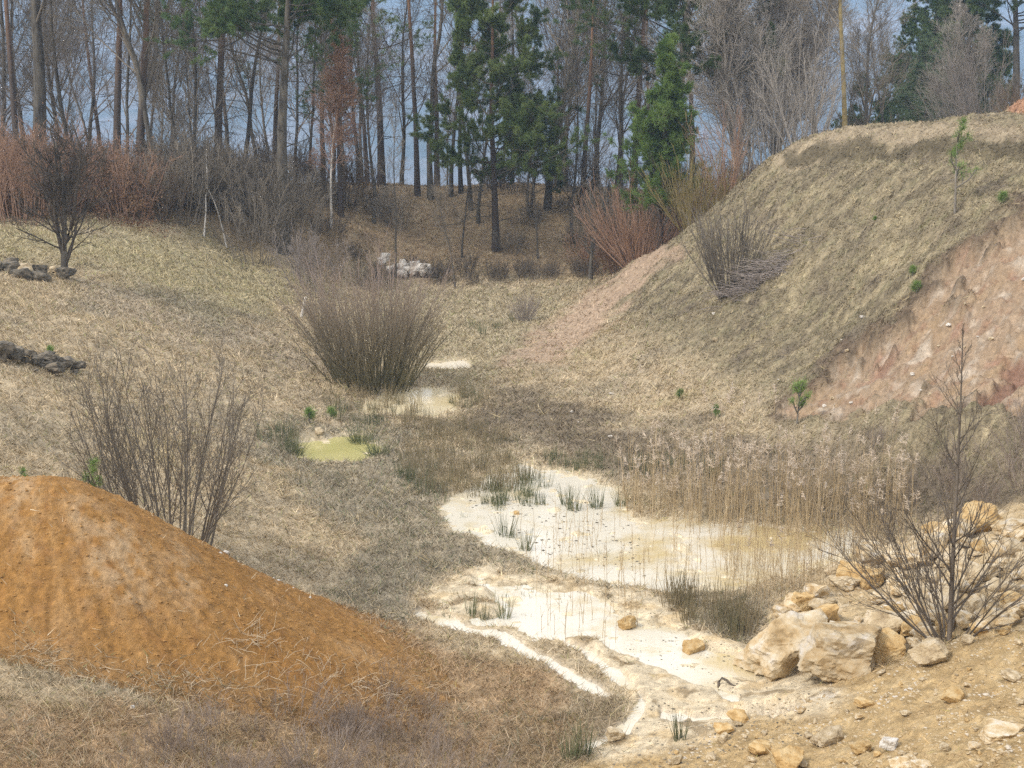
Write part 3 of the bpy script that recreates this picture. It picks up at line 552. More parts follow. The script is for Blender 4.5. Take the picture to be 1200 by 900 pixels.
put_bare(B_['slim'], 463, 300, 59, 'thin young alder standing at the foot of the bank behind the willow', rz=1, sc=.55)
put_bare(B_['slim'], 541, 298, 62, 'crooked thin sapling at the foot of the bank', rz=2.6, sc=.5)
put_bare(B_['c'], 533, 327, 58, 'dark small tree at the far end of the valley floor', rz=2.2, sc=.32)
put_bare(B_['broad'], 692, 315, 57.5, 'short dark trunk with ragged side branches near the hill foot', rz=1.2, sc=.42)
put_bare(B_['slim'], 630, 300, 62, 'pale thin sapling right of the middle pine', rz=.2, sc=.5, bark=B_GREY)
put_bare(B_['b'], 420, 240, 72, 'bare tree behind the drooping conifer', rz=.2, sc=.8)
put_bare(B_['slim'], 600, 230, 72, 'thin stem rising behind the middle pine', rz=.9, sc=1.1)
# pines and bare trees behind the hill shoulder
put_pine(P_['big'], 789, 240, 61, 'big dark pine with wide crown above the hill shoulder', rz=2.2, nm_=N_DARK, bark=B_DARK, sc=1.0)
put_pine(P_['young'], 772, 283, 54.5, 'bright green young pine beside the red twig bush', rz=2.1, sc=1.05, nm_=N_BRIGHT)
put_pine(P_['sparse'], 742, 220, 68, 'grey stemmed pine with high needles left of the big dark pine', rz=1.1, sc=.95)
put_bare(B_['b'], 722, 220, 68, 'bare dark tree behind the red twig bush', rz=2.6, sc=.9)
put_bare(PALE['a'], 872, 220, 58, 'pale bare tree with fine whitish twigs right of the big pine', rz=.3, bark=B_PALE, tw=T_PALE, sc=.95)
put_bare(PALE['a'], 905, 200, 62, 'pale bare tree with tangled crown behind the hill crest', rz=2.0, bark=B_PALE, tw=T_PALE, sc=.95)
put_bare(PALE['b'], 930, 190, 66, 'slender pale bare tree left of the mossy yellow trunk', rz=3.0, bark=B_PALE, tw=T_PALE, sc=.9)
B_YEL = mat_noise('lichen_bark', [(.13, .11, .07), (.28, .22, .10), (.34, .28, .16)], 4, bump=.4)
put_bare(bare_tree(63, Ht=14, r=.12, start=.3, n1=18, ang=(35, 60), l1=.26, wob=.012), 993, 150, 54, 'tall straight tree with yellowish lichened trunk on the hill crest', rz=.8, bark=B_YEL, sc=.9)
put_bare(B_['b'], 1012, 150, 66, 'fine twigged bare tree right of the yellowish trunk', rz=2, sc=.75)
put_bare(B_['broad'], 1028, 146, 56, 'low dark tree with crooked leaning limbs on the hill crest', rz=2.6, sc=.3, lean=(28, 0), bark=B_DARK, tw=T_DARK)
put_bare(B_['a'], 970, 150, 70, 'grey bare tree behind the yellowish trunk', rz=4.4, sc=.75)
put_bare(B_['c'], 1042, 150, 72, 'hazy grey bare tree among dim pines', rz=1.4, sc=.62)
put_pine(P_['round'], 1076, 140, 70, 'pale green round pine beyond the hill crest', rz=.5, sc=.75, nm_=N_BLUE)
lbl = ['dark fir behind the pale green round pine', 'tall dark fir at the top right of the wood', 'dark fir partly behind pale bare twigs', 'dense fir at the far right edge', 'bluish fir just right of the pale green pine', 'low dark fir left of the pale green pine', 'dim fir far behind the yellowish trunk', 'tallest fir rising out of the frame by the sky gap']
for i, (u, D, s) in enumerate([(1092, 84, .78), (1118, 80, .98), (1150, 82, 1.0), (1190, 78, 1.02), (1104, 76, .62), (1048, 84, .62), (1010, 88, .55), (1135, 90, 1.1)]):
    put_pine(P_['fir'] if i % 3 else P_['dark'], u, 140, D, lbl[i], 'fir tree', rz=i * 1.3, sc=s, nm_=N_DARK, bark=B_DARK, name='fir_tree')
put_bare(PALE['a'], 1128, 130, 60, 'whitish bare tree with twisting limbs before the dark firs', rz=1.2, bark=B_PALE, tw=T_PALE, sc=.52)
# second row in the depth of the wood
sec = ['left of the thick leaning trunk', 'right of the thick leaning trunk', 'behind the straight reddish pine', 'behind the forked tree', 'right of the crooked dark trunk', 'behind the sparse pine', 'behind the dark trunked pine', 'behind the white birch', 'left of the patchy crowned pine', 'between patchy pine and reddish stem', 'behind the dark straight trunk', 'behind the middle pine', 'behind the dark forked limbs', 'behind the leaning pinkish pine', 'behind the bright young pine', 'behind the big dark pine', 'behind the pale bare twigs', 'behind the tangled pale crown']
rs = np.random.RandomState(5)
for i, u in enumerate([30, 66, 120, 170, 200, 262, 322, 378, 430, 470, 512, 590, 650, 700, 765, 812, 860, 915]):
    D = 74 + rs.rand() * 9
    if i % 4 == 2 or i in (7, 8, 15): put_pine(P_[('sparse', 'pole', 'pole2')[i % 3]], u, 180, D, 'dim pine in the depth of the wood ' + sec[i], rz=i, sc=.8 + .2 * rs.rand(), nm_=N_DARK)
    else: put_bare(B_[('a', 'b', 'slim', 'c')[i % 4]], u, 180, D, 'dim bare tree in the depth of the wood ' + sec[i], rz=i * 1.7, sc=.7 + .35 * rs.rand(), tw=(T_GREY, T_DARK, T_PURP)[i % 3])

thr = ['left of the patchy crowned pine', 'just right of the white birch', 'between the crest stems and the middle pine', 'right of the middle pine', 'left of the leaning pinkish pine', 'above the red twig bush', 'left of the forked tree', 'right of the forked tree', 'above the grey thicket', 'at the left edge', 'between the slim orange pine and thick trunk', 'left of the dark trunked pine', 'right of the dark trunked pine', 'left of the yellowish trunk', 'right of the yellowish trunk', 'over the far end of the valley']
for i, u in enumerate([436, 402, 560, 655, 672, 728, 110, 190, 228, -12, 34, 312, 346, 955, 1025, 620]):
    D = (64 + rs.rand() * 9); put_bare(B_[('b', 'a', 'c', 'b')[i % 4]], u, 180, D, 'grey bare tree with fine spreading twigs ' + thr[i], rz=i * 2.3 + 1, sc=.5 + .25 * rs.rand(), tw=(T_PURP, T_GREY, T_PALE)[i % 3], bark=B_GREY if i % 2 else B_DARK)
for i in range(12):
    u = -40 + 1040 * (i + rs.rand()) / 12; D = 75 + rs.rand() * 9; put_bare((B_['b'], B_['a'], PALE['b'], B_['slim'])[i % 4], u, 180, D, 'thin dim bare tree deep in the wood, one of many alike', rz=i * 1.9, sc=.55 + .3 * rs.rand(), tw=(T_PURP, T_GREY, T_DARK)[i % 3], group='thin dim trees deep in the wood')
# ------------------------------------------------------------------ shrubs
def single(name, mb, mat, loc, label, cat, rz=0, sc=1., group=None, col=None):
    me = mb if not isinstance(mb, MB) else mb.mesh(name)
    o = link(name, me, mat, None, label=label, category=cat, group=group); o.location = loc; o.rotation_euler = (0, 0, rz); o.scale = (sc,) * 3
    if me.materials[0] != mat: o.material_slots[0].link = 'OBJECT'; o.material_slots[0].material = mat
    return o
# big willow: olive lower stems, purplish tips as real twig colour along the height
def mat_willow():
    m, n, b = new_mat('willow_twigs'); tc = N(n, 'ShaderNodeTexCoord'); sx = N(n, 'ShaderNodeSeparateXYZ'); n.links.new(tc.outputs['Object'], sx.inputs[0])
    cr = N(n, 'ShaderNodeValToRGB'); mr = N(n, 'ShaderNodeMapRange'); mr.inputs[2].default_value = 4.2; n.links.new(sx.outputs['Z'], mr.inputs[0]); n.links.new(mr.outputs[0], cr.inputs[0])
    e = cr.color_ramp.elements; e[0].position = .1; e[0].color = (.17, .155, .09, 1); e[1].position = .8; e[1].color = (.33, .255, .215, 1); k = e.new(.45); k.color = (.26, .215, .155, 1)
    n.links.new(cr.outputs[0], b.inputs['Base Color']); return m
M_WIL = mat_willow()
wb, _ = shrub_mesh(51, stems=200, base=1.0, Ht=4.4, spread=.74, r=.021, tw=8, tw2=3, tang=(8, 26), tl=.30, rmin=.0045, up=.015, wob=.05, hvar=.5, n=9)
x, y, z = hit(440, 455)
single('willow_shrub', wb, M_WIL, (x, y, z), 'large fan-shaped leafless willow on the valley floor beside the ochre pool', 'willow', rz=.3, sc=.95)
# shrub behind the mound
sb, _ = shrub_mesh(58, stems=34, base=.5, Ht=3.7, spread=.66, r=.021, tw=10, tw2=4, tw3=1, tang=(18, 38), tl=.30, rmin=.0042, up=.06, wob=.035, n=11, hvar=.3)
x, y, z = at_D(205, 640, 19.6); z = H1(x, y)
single('leafless_shrub', sb, T_GREY, (x, y, z), 'leafless grey-brown shrub rising behind the ochre mound', 'shrub', rz=.5)
# shrub on the rubble with one tall stem
sb, (Pq, Rq) = shrub_mesh(53, stems=20, base=.16, Ht=2.5, spread=1.05, r=.0135, tw=9, tw2=5, tang=(18, 40), tl=.36, rmin=.0034, up=.03, wob=.045, n=10)
rng = np.random.RandomState(3); P, Rr = grow(np.array([[0, 0, -.1]]), np.array([[-.02, 0, 1.]]), np.array([4.0]), np.array([.036]), .004, 16, .02, .02, rng); sb.tube(P, Rr, 4)
A1, B1, _ = spawn(P, Rr, 40, .06, .97, 28, 55, lambda t: .33 * (1.1 - t), .5, 7, .07, .05, rng, .004); sb.tube(A1, B1, 3)
A2, B2, _ = spawn(A1, B1, 7, .2, .97, 20, 45, lambda t: .4 + 0 * t, .7, 4, .07, .05, rng, .003); sb.tube(A2, B2, 3)
x, y, z = hit(1112, 752)
single('leafless_shrub', sb, T_DARK, (x, y, z), 'dark leafless shrub with one tall stem growing among the ochre boulders', 'shrub')
# dark shrub tree by the rock wall
tr = bare_tree(61, Ht=3.9, r=.10, start=.08, n1=15, ang=(25, 62), l1=.62, up=.07, n2=6, n3=5, n4=0, wob=.07, twig=.005, fork=3)
put_bare(tr, 76, 327, None, 'dark low branching shrub tree beside the rock wall on the meadow', 'small tree', bark=B_DARK, tw=T_DARK, name='small_tree')
def fan(seed, **k): return shrub_mesh(seed, **k)[0].mesh('shrub')
SH = {'thick': [fan(70 + i, stems=26, base=1.0, Ht=3.6, spread=.5, r=.022, tw=8, tw2=5, tang=(18, 45), tl=.34, rmin=.009, up=.03, wob=.09) for i in range(4)],
      'fan': [fan(80 + i, stems=60, base=.35, Ht=3.4, spread=.95, r=.02, tw=7, tw2=3, tang=(10, 25), tl=.32, rmin=.0055, up=.05, wob=.03) for i in range(2)],
      'tall': [fan(85 + i, stems=16, base=.6, Ht=6.4, spread=.6, r=.035, tw=11, tw2=5, tang=(15, 36), tl=.26, rmin=.007, up=.04, wob=.04) for i in range(2)],
      'upr': [fan(97, stems=60, base=.35, Ht=3.3, spread=.6, r=.02, tw=6, tw2=3, tang=(12, 28), tl=.25, rmin=.007, up=.02, wob=.03)],
      'low': [fan(90 + i, stems=24, base=.4, Ht=1.1, spread=.8, r=.007, tw=5, tw2=2, tang=(15, 40), tl=.4, rmin=.0032, up=.02, wob=.08, n=6) for i in range(3)]}
SHR = [  # kind, u, v, D, scale, twig, label
 ('fan', 748, 292, 55, 1.3, T_RED, 'orange-red fan-shaped bush left of the bright young pine'),
 ('fan', 812, 258, 52.5, 1.0, T_YEL, 'yellow-green twiggy bush on the hill shoulder'),
 ('upr', 856, 347, None, 1., T_GREY, 'grey upright bush growing alone on the hillside'),
 ('tall', 948, 160, 52, .92, T_PALE, 'pale many-stemmed bush on the hill crest left of the yellowish trunk'),
 ('tall', 905, 200, 53, .95, T_PALE, 'pale many-stemmed bush behind the hill shoulder'),
 ('tall', 1165, 125, 56, .86, T_PURP, 'tall purplish many-stemmed bush at the right end of the crest'),
 ('tall', 1130, 130, 58, .75, T_PALE, 'pale tall many-stemmed bush left of the purplish bush on the crest'),
 ('fan', 1192, 124, 50, .55, T_BROWN, 'olive-brown bush at the end of the hill crest'),
 ('tall', 852, 250, 52, .62, T_RUST, 'reddish-brown tall bush behind the hill shoulder'),
 ('tall', 1008, 140, 60, .7, T_GREY, 'grey thicket bush right of the yellowish trunk'),
 ('fan', 614, 376, None, .36, T_PURP, 'small purplish bush near the far end of the valley floor'),
 ('thick', 300, 298, 56, .95, T_GREY, 'grey tangled bush at the meadow edge left of the dark pine'),
 ('thick', 365, 300, 54, .85, T_PURP, 'purplish tangled bush behind the large willow'),
 ('thick', 205, 270, 56.5, 1.1, T_GREY, 'grey dense bush at the meadow edge left of the small birches'),
 ('thick', 18, 250, 52, 1.15, T_RUST, 'rust brown bush at the left edge behind the meadow'),
 ('thick', 55, 240, 55, 1.2, T_RUST, 'rust brown bush below the thick leaning trunk'),
 ('thick', 150, 262, 55, 1.0, T_RUST, 'rust brown bush below the forked tree'),
]
cnt = {}
for kind, u, v, D, s, m, lab in SHR:
    i = cnt.get(kind, 0); cnt[kind] = i + 1
    if D is None: x, y, z = hit(u, v)
    else: x = ray(u, v)[0] * D; y = D; z = H1(x, y)
    single('shrub', SH[kind][i % len(SH[kind])], m, (x, y, z - .05), lab, 'shrub', rz=i * 2.1 + u, sc=s)
# tangled undergrowth along the wood edge: one mass
def merge(items, name):
    vs, fs, n = [], [], 0
    for me, loc, rz, s in items:
        k = len(me.vertices); co = np.empty(k * 3, np.float32); me.vertices.foreach_get('co', co); co = co.reshape(-1, 3); f = np.empty(len(me.loops), np.int32); me.loops.foreach_get('vertex_index', f)
        c, q = math.cos(rz), math.sin(rz); vs.append(np.stack([(co[:, 0] * c - co[:, 1] * q) * s + loc[0], (co[:, 0] * q + co[:, 1] * c) * s + loc[1], co[:, 2] * s + loc[2]], 1)); fs.append(f + n); n += k
    return mesh_np(name, np.concatenate(vs), np.concatenate(fs), 4)
def mass(name, mat, spots, kind, seed, label):
    rng = np.random.RandomState(seed); it = []
    for (u0, u1, D0, D1, n, s0, s1) in spots:
        for k in range(n):
            u = u0 + (u1 - u0) * (k + rng.rand()) / n; D = rng.uniform(D0, D1); x = ray(u, 250)[0] * D; s = rng.uniform(s0, s1)
            it.append((SH[kind][rng.randint(len(SH[kind]))], (x, D, H1(x, D) - .1), rng.rand() * 6, s))
    link(name, merge(it, name), mat, None, kind='stuff', label=label, category='undergrowth')
mass('undergrowth', T_GREY, [(170, 345, 57, 62, 15, .6, 1.15), (340, 480, 60, 66, 7, .3, .7), (580, 700, 60, 68, 4, .3, .5), (930, 1200, 56, 66, 12, .5, .9), (700, 900, 60, 66, 9, .7, 1.1)], 'thick', 1, 'grey tangled undergrowth along the wood edge')
mass('undergrowth', T_DARK, [(190, 335, 58.5, 64, 8, .6, 1.0), (480, 700, 58.3, 60, 13, .2, .38), (380, 480, 57, 60, 5, .3, .6), (-60, 150, 60, 66, 6, .7, 1.0), (690, 860, 62, 70, 9, .6, 1.2), (560, 680, 70, 73, 6, .4, .7)], 'thick', 2, 'dark tangled undergrowth under the trees')
mass('undergrowth', T_BROWN, [(-60, 190, 54, 62, 10, .7, 1.2), (345, 430, 64, 70, 4, .5, .9), (860, 960, 56, 64, 6, .7, 1.)], 'thick', 4, 'brown undergrowth below the trunks at the wood edge')
mass('undergrowth', T_RUST, [(-60, 190, 54, 60, 12, .6, 1.15), (690, 780, 58, 62, 5, .6, .8), (840, 900, 56, 60, 5, .6, .9)], 'thick', 3, 'rust brown undergrowth at the foot of the wood')
# dead brown leaves that cling to the beech saplings
rng = np.random.RandomState(9); m = 26000; uu = np.concatenate([rng.uniform(-60, 190, m // 2) , rng.normal(50, 14, m // 8), rng.normal(0, 25, m // 4), rng.normal(165, 20, m // 8)]); m = len(uu); D = rng.uniform(53, 60, m); x = (uu - 600) / F * D * 1.02
zz = hgt(x, D) + np.abs(rng.normal(0, 1, m)) * 1.1 + .1; keep = fbm(x, zz * 1.5, .9, 3, 5) > -.05; x, D, zz = x[keep], D[keep], zz[keep]; m = len(x)
c = np.stack([x, D, zz], 1); a = unit(rng.normal(size=(m, 3))) * .05; b = unit(np.cross(a, rng.normal(size=(m, 3)))) * .035
link('leaves', mesh_np('leaves', np.stack([c - a, c + b, c + a, c - b], 1).reshape(-1, 3), np.arange(4 * m).reshape(-1, 4), 4, smooth=False), L_BEECH, kind='stuff', label='dead brown leaves clinging to saplings at the wood edge', category='leaves')

# purplish dead brush in the near foreground
rng = np.random.RandomState(19); it = []
for k in range(95):
    u = rng.uniform(150, 600); v = rng.uniform(800, 985)
    if v < 800 + abs(u - 400) * .22 + (60 if u > 540 else 0) or rng.rand() > .75 * (1 if u > 260 else .4): continue
    x, y, z = hit(u, v); it.append((SH['low'][k % 3], (x, y, z - .02), k, rng.uniform(.3, .62)))
for k in range(9):
    u = rng.uniform(1010, 1250); v = rng.uniform(505, 610); x, y, z = hit(u, v); it.append((SH['low'][k % 3], (x, y, z - .02), k, rng.uniform(.6, 1.1)))
link('brushwood', merge(it, 'brushwood'), mat_noise('brush_twigs', [(.26, .20, .16), (.47, .39, .33)], 1.5), None, kind='stuff', label='purplish-grey dead brush', category='brush')
# matted branches lying beside the lone hillside bush
rng = np.random.RandomState(29); x, y, z = hit(895, 330); n = 260; s = np.stack([x + rng.normal(0, .5, n), y + rng.normal(0, .3, n), np.zeros(n)], 1); s[:, 2] = hgt(s[:, 0], s[:, 1]) + rng.uniform(0, .35, n)
P, Rr = grow(s, np.stack([rng.choice([-1, 1], n) * 1., rng.normal(0, .4, n), rng.normal(0, .25, n)], 1), rng.uniform(.5, 1.3, n), np.full(n, .012), .005, 6, -.03, .12, rng); mb = MB(); mb.tube(P, Rr, 3)
mb.v[0] = mb.v[0] - np.array([x, y, z]); single('branch_pile', mb, T_PURP, (x, y, z), 'flattened heap of pale dead branches beside the lone hillside bush', 'brush pile')

# small pines
def sprig(seed, Ht, n1, spread, ln): return pine_tree(seed, Ht=Ht, r=.012 + .008 * Ht, start=.25, spread=spread, n1=n1, n2=3, n3=1, per=3, K_=8, ln=ln, wd=.009, bare_stubs=0, a=(35, 60), plate=.2, cone=.6)
SP = [sprig(91, 1.9, 10, .24, .10), sprig(92, .8, 9, .38, .08), sprig(93, .34, 6, .35, .055)]
for i, (u, v, s, k, lab) in enumerate([(1119, 250, 1.15, 0, 'small thin pine sapling standing on the upper hillside'), (934, 497, 1.1, 1, 'bushy green pine seedling at the foot of the red scar'),
    (1070, 325, .8, 2, 'tiny pine seedling above the red scar, the lower one'), (1074, 345, .9, 2, 'tiny pine seedling at the upper rim of the red scar'), (797, 468, .8, 2, 'low pine seedling on the hill foot above the reeds'),
    (838, 490, .9, 2, 'tiny seedling between the reeds and the pine seedling'), (388, 492, .9, 2, 'small seedling on the bank left of the algae pool'), (363, 497, 1.1, 2, 'spindly pine seedling at the edge of the algae pool'),
    (60, 420, .8, 2, 'tiny green seedling growing from the dark rock heap'), (1175, 240, .9, 2, 'little green seedling near the right edge of the upper hillside'), (1025, 260, .5, 2, 'green speck of a seedling in the hillside grass')]):
    x, y, z = hit(u, v); put_pine(SP[k], u, v, None, lab, 'pine sapling', sc=s, rz=i * 1.1, nm_=N_BRIGHT, name='pine_sapling', bark=B_GREY, wood=B_GREY)
for i, (u, v, D, lab) in enumerate([(110, 570, 18.8, 'pine seedling peeking over the right side of the mound top'), (24, 560, 18.6, 'pine seedling peeking over the left side of the mound top')]):
    x, y, _ = at_D(u, v, D); zt = at_D(u, 537 if i == 0 else 548, D)[2]; zb = H1(x, y); Ht = zt - zb
    put_pine(SP[0], u, v, D, lab, 'pine sapling', sc=Ht / 1.95, rz=i, nm_=N_BRIGHT, name='pine_sapling', bark=B_GREY, wood=B_GREY)
print('plants done')
# ------------------------------------------------------------------ rocks
def rock_mesh(seed, n=5, planes=11, rough=.05, squash=(1, 1, .8)):
    rng = np.random.RandomState(seed); import bmesh
    bm = bmesh.new(); bmesh.ops.create_icosphere(bm, subdivisions=n, radius=1); co = np.array([v.co[:] for v in bm.verts])
    nn = unit(rng.normal(size=(planes, 3))); dd = rng.uniform(.62, .95, planes); nn = np.concatenate([nn, [[0, 0, 1], [0, 0, -1], [1, 0, 0], [-1, 0, 0], [0, 1, 0], [0, -1, 0]]]); dd = np.concatenate([dd, rng.uniform(.8, 1, 6)])
    q = co @ nn.T; rr = np.where(q > .05, dd / np.maximum(q, .05), 9); s = np.sort(rr, 1); r = s[:, 0] - .015 * np.exp(-(s[:, 1] - s[:, 0]) / .03)
    for i, v in enumerate(bm.verts):
        p = Vector(co[i] * r[i]); o = Vector((seed * 3.1, 0, 0))
        d = mnoise.fractal(p * 1.6 + o, 1.0, 2.0, 5) * rough * 1.6 + abs(mnoise.noise(p * 5 + o)) * rough * .4
        if n >= 5: d += mnoise.fractal(p * 9 + o, .8, 2., 3) * rough * .35
        v.co = (p * (1 + d))
        v.co.x *= squash[0]; v.co.y *= squash[1]; v.co.z *= squash[2]
    me = bpy.data.meshes.new('rock'); bm.to_mesh(me); bm.free()
    me.polygons.foreach_set('use_smooth', np.full(len(me.polygons), False, bool)); return me
def mat_rock(name, ramp, scale=1.6, randv=.15):
    m = mat_noise(name, ramp, scale, 9, bump=.5, dist=.03, contrast=(.33, .66), randv=randv); return m
R_OCH = mat_rock('ochre_limestone', [(.30, .205, .10), (.46, .34, .19), (.54, .45, .31), (.60, .55, .48)])
R_DOCH = mat_rock('deep_ochre_rock', [(.32, .20, .08), (.47, .32, .145), (.54, .42, .24)])
R_GREY = mat_rock('dark_rock', [(.05, .048, .042), (.13, .115, .09), (.24, .2, .15)])
R_PALE = mat_rock('pale_rock', [(.42, .36, .28), (.6, .56, .5), (.7, .68, .64)])
R_TAN = mat_rock('tan_rock', [(.28, .21, .13), (.44, .35, .22), (.56, .48, .36)])
RK = [rock_mesh(i, 3, 9 + i % 4, .10, (1, .9, .72 + .06 * (i % 4))) for i in range(9)]
RH = [rock_mesh(100 + i, 5, 9 + i, .10, (1, .85, .8)) for i in range(7)]
def rock(mesh, u, v, wpx, hpx, mat, label, rz=0, tilt=0, sink=.38, cat='rock', group=None, D=None):
    """a rock whose foot stands at photo point (u, v), about wpx by hpx across"""
    if D is None: x, y, z = hit(u, v)
    else: x, y, _ = at_D(u, v, D); z = H1(x, y)
    k = math.hypot(y, CH - z) / F; sx = wpx * k / 2; sz = hpx * k / 2 / .9
    z = float(top_h(x, y)) if D is None else z
    o = link('boulder' if wpx > 45 else 'rock', mesh, mat, None, label=label, category='boulder' if wpx > 45 else cat, group=group)
    o.location = (x, y + sx * .35, z + sz * (.85 - sink)); o.scale = (sx, sx, sz); o.rotation_euler = (R(tilt), R(tilt * .6), rz)
    if mesh.materials[0] != mat: o.material_slots[0].link = 'OBJECT'; o.material_slots[0].material = mat
    return o
for i, a in enumerate([
 (RH[0], 928, 783, 108, 78, R_OCH, 'big rounded boulder with grey crust at the front of the rubble pile', .4), (RH[1], 990, 790, 118, 84, R_OCH, 'largest blocky boulder with a white cap beside the cream mud', 1.2),
 (RH[2], 1040, 775, 50, 44, R_DOCH, 'brown shaded boulder wedged right of the largest boulder', 2), (RH[3], 1045, 750, 62, 50, R_TAN, 'greyish rounded boulder behind the largest boulder', 3.1),
 (RH[4], 1093, 778, 52, 38, R_TAN, 'pale cream boulder at the foot of the dark leafless shrub', .9), (RH[5], 903, 765, 36, 30, R_DOCH, 'squarish ochre rock left of the big rounded boulder', 1.6),
 (RH[6], 943, 718, 38, 34, R_DOCH, 'squared yellow ochre block on top of the rubble crest', .2), (RH[0], 1005, 682, 40, 32, R_DOCH, 'angular yellow rock standing on the rubble crest near the reeds', 2.6),
 (RH[2], 1022, 688, 34, 32, R_DOCH, 'upright ochre rock just right of the angular yellow rock', .5), (RH[4], 990, 690, 38, 20, R_TAN, 'flat pale rock below the angular yellow rock', 1.9),
 (RH[3], 812, 768, 31, 24, R_DOCH, 'orange rock at the edge of the cream mud below the reeds', .4), (RH[5], 735, 738, 25, 23, R_DOCH, 'ochre rock standing in the shallow puddle', .9),
 (RH[1], 723, 868, 25, 19, R_TAN, 'square tan rock beside the end of the water-filled rut', .15), (RK[5], 605, 604, 7, 8, R_DOCH, 'small ochre stone in the pond', .15),
 (RH[1], 1150, 622, 58, 36, R_DOCH, 'large ochre rock at the top of the rubble slope', 3.9), (RH[5], 1185, 628, 50, 28, R_OCH, 'long yellowish rock at the top right of the rubble', .9),
 (RH[6], 1062, 665, 52, 24, R_OCH, 'flat ledge-like rock in the upper rubble', .3), (RH[0], 1120, 660, 46, 24, R_TAN, 'cream slab behind the dark shrub stem', 1.1),
 (RH[3], 1180, 700, 44, 26, R_TAN, 'pale rock near the right edge of the rubble', 2.1), (RH[2], 1085, 705, 40, 26, R_TAN, 'tan rock among the shrub twigs', 2.9),
 (RH[4], 1178, 735, 44, 20, R_OCH, 'flat ochre rock right of the dark shrub', .2), (RH[6], 882, 768, 24, 14, R_PALE, 'small pale rock at the left end of the boulders', 1.2),
 (RK[1], 868, 848, 26, 20, R_DOCH, 'ochre rock on the upper left of the gravel', .6), (RH[5], 1118, 824, 30, 21, R_DOCH, 'brown pointed rock alone on the gravel slope', 2.6),
 (RH[0], 972, 872, 36, 24, R_TAN, 'pale squarish rock in the middle of the gravel', .3), (RH[1], 1043, 878, 26, 17, R_PALE, 'small whitish rock on the gravel', 1.1), (RH[2], 1175, 868, 60, 24, R_OCH, 'flat wedge-shaped boulder on the gravel near the right edge', .5),
 (RH[3], 925, 902, 48, 28, R_DOCH, 'rounded ochre boulder cut by the bottom of the view', .9), (RK[3], 848, 860, 24, 14, R_DOCH, 'flat ochre rock below the ochre rock on the upper gravel', .1), (RH[4], 1062, 902, 34, 22, R_OCH, 'tan rock cut by the bottom edge', .5), (RH[6], 1080, 906, 30, 18, R_OCH, 'smaller rock touching the tan rock at the bottom edge', 1.5),
 (RH[5], 1010, 882, 28, 16, R_DOCH, 'brown rock between the pale squarish rock and the whitish one', .7), (RK[5], 893, 886, 30, 18, R_DOCH, 'dull ochre rock above the rounded bottom boulder', 2), (RK[7], 1015, 829, 24, 12, R_DOCH, 'small brown rock by the pale trickle on the gravel', 2), (RK[2], 1188, 800, 22, 14, R_TAN, 'tan rock near the right edge above the flat wedge boulder', 2),
 (RK[6], 374, 508, 13, 9, R_TAN, 'pale angular rock at the rim of the algae pool', .4)]):
    rock(*a)
for k in range(24):
    t = rs.rand() ** .7; u = 440 + 64 * t; hh = 26 * (1 - t * .75) * rs.rand() ** .8
    x, y, z = hit(u, 328); o = rock(RK[k % 9], u, 328, rs.uniform(9, 17), rs.uniform(8, 12), R_PALE, 'white rock in the pile at the foot of the wooded bank', k, 0, .1, 'rock', 'white rocks piled at the foot of the bank'); o.location.z += hh * y / F; o.location.y += hh * .03
for k in range(26):
    u = rs.uniform(-5, 95); o = rock(RK[k % 9], u, 425 + u * .12, rs.uniform(11, 25), rs.uniform(9, 17), R_GREY, 'dark rock in the heap on the left meadow slope', k, 0, .1, 'rock', 'dark rocks heaped on the left slope'); o.location.z += rs.uniform(.0, .26) * (1 - max(u, 0) / 120)
rng = np.random.RandomState(77)
def scatter(n, poly, w0, w1, mats, label, group, clump=None, cat='rock'):
    poly = np.array(poly, float); k = 0; mn, mxx = poly.min(0), poly.max(0)
    while k < n:
        u, v = rng.uniform(mn[0], mxx[0]), rng.uniform(mn[1], mxx[1])
        if poly_sd(poly, np.array([u]), np.array([v]))[0] < 0: continue
        wp = w0 + (w1 - w0) * rng.rand() ** 2.2
        rock(RK[rng.randint(9)], u, v, wp, wp * rng.uniform(.5, .8), mats[rng.randint(len(mats))], label, rng.rand() * 6, rng.uniform(-20, 20), .1, cat, group); k += 1
scatter(150, [(905,762),(915,722),(955,690),(1000,655),(1060,640),(1130,620),(1200,615),(1215,735),(1100,765),(1000,785)], 12, 46, [R_OCH, R_OCH, R_TAN, R_DOCH, R_OCH], 'ochre rock among the rubble of the boulder pile', 'rocks of the rubble pile')
scatter(60, [(890,830),(960,800),(1090,775),(1200,745),(1210,900),(860,910),(700,905),(760,868)], 5, 15, [R_OCH, R_DOCH, R_TAN, R_TAN], 'small loose stone on the gravel slope', 'loose stones on the gravel slope', cat='stone')
scatter(14, [(-5,408),(30,410),(60,425),(100,436),(104,445),(70,442),(20,435),(-5,420)], 8, 24, [R_GREY], 'dark rock in the heap on the left meadow slope', 'dark rocks heaped on the left slope')
scatter(16, [(-5,312),(30,314),(75,322),(95,328),(40,330),(-5,326)], 14, 26, [R_GREY, R_GREY, R_TAN], 'dark rock in the row beside the low branching shrub tree', 'rocks in a row beside the shrub tree')
scatter(26, [(640,470),(760,380),(860,340),(1000,340),(1080,250),(1000,430),(860,500),(700,530)], 3, 8, [R_TAN, R_PALE], 'small pale stone in the hillside grass', 'pale stones on the hillside', cat='stone')
scatter(16, [(960,480),(1060,410),(1200,300),(1210,420),(1100,470),(1000,490)], 4, 10, [R_TAN, R_PALE], 'pale stone lodged in the red scar', 'stones in the red scar', cat='stone')
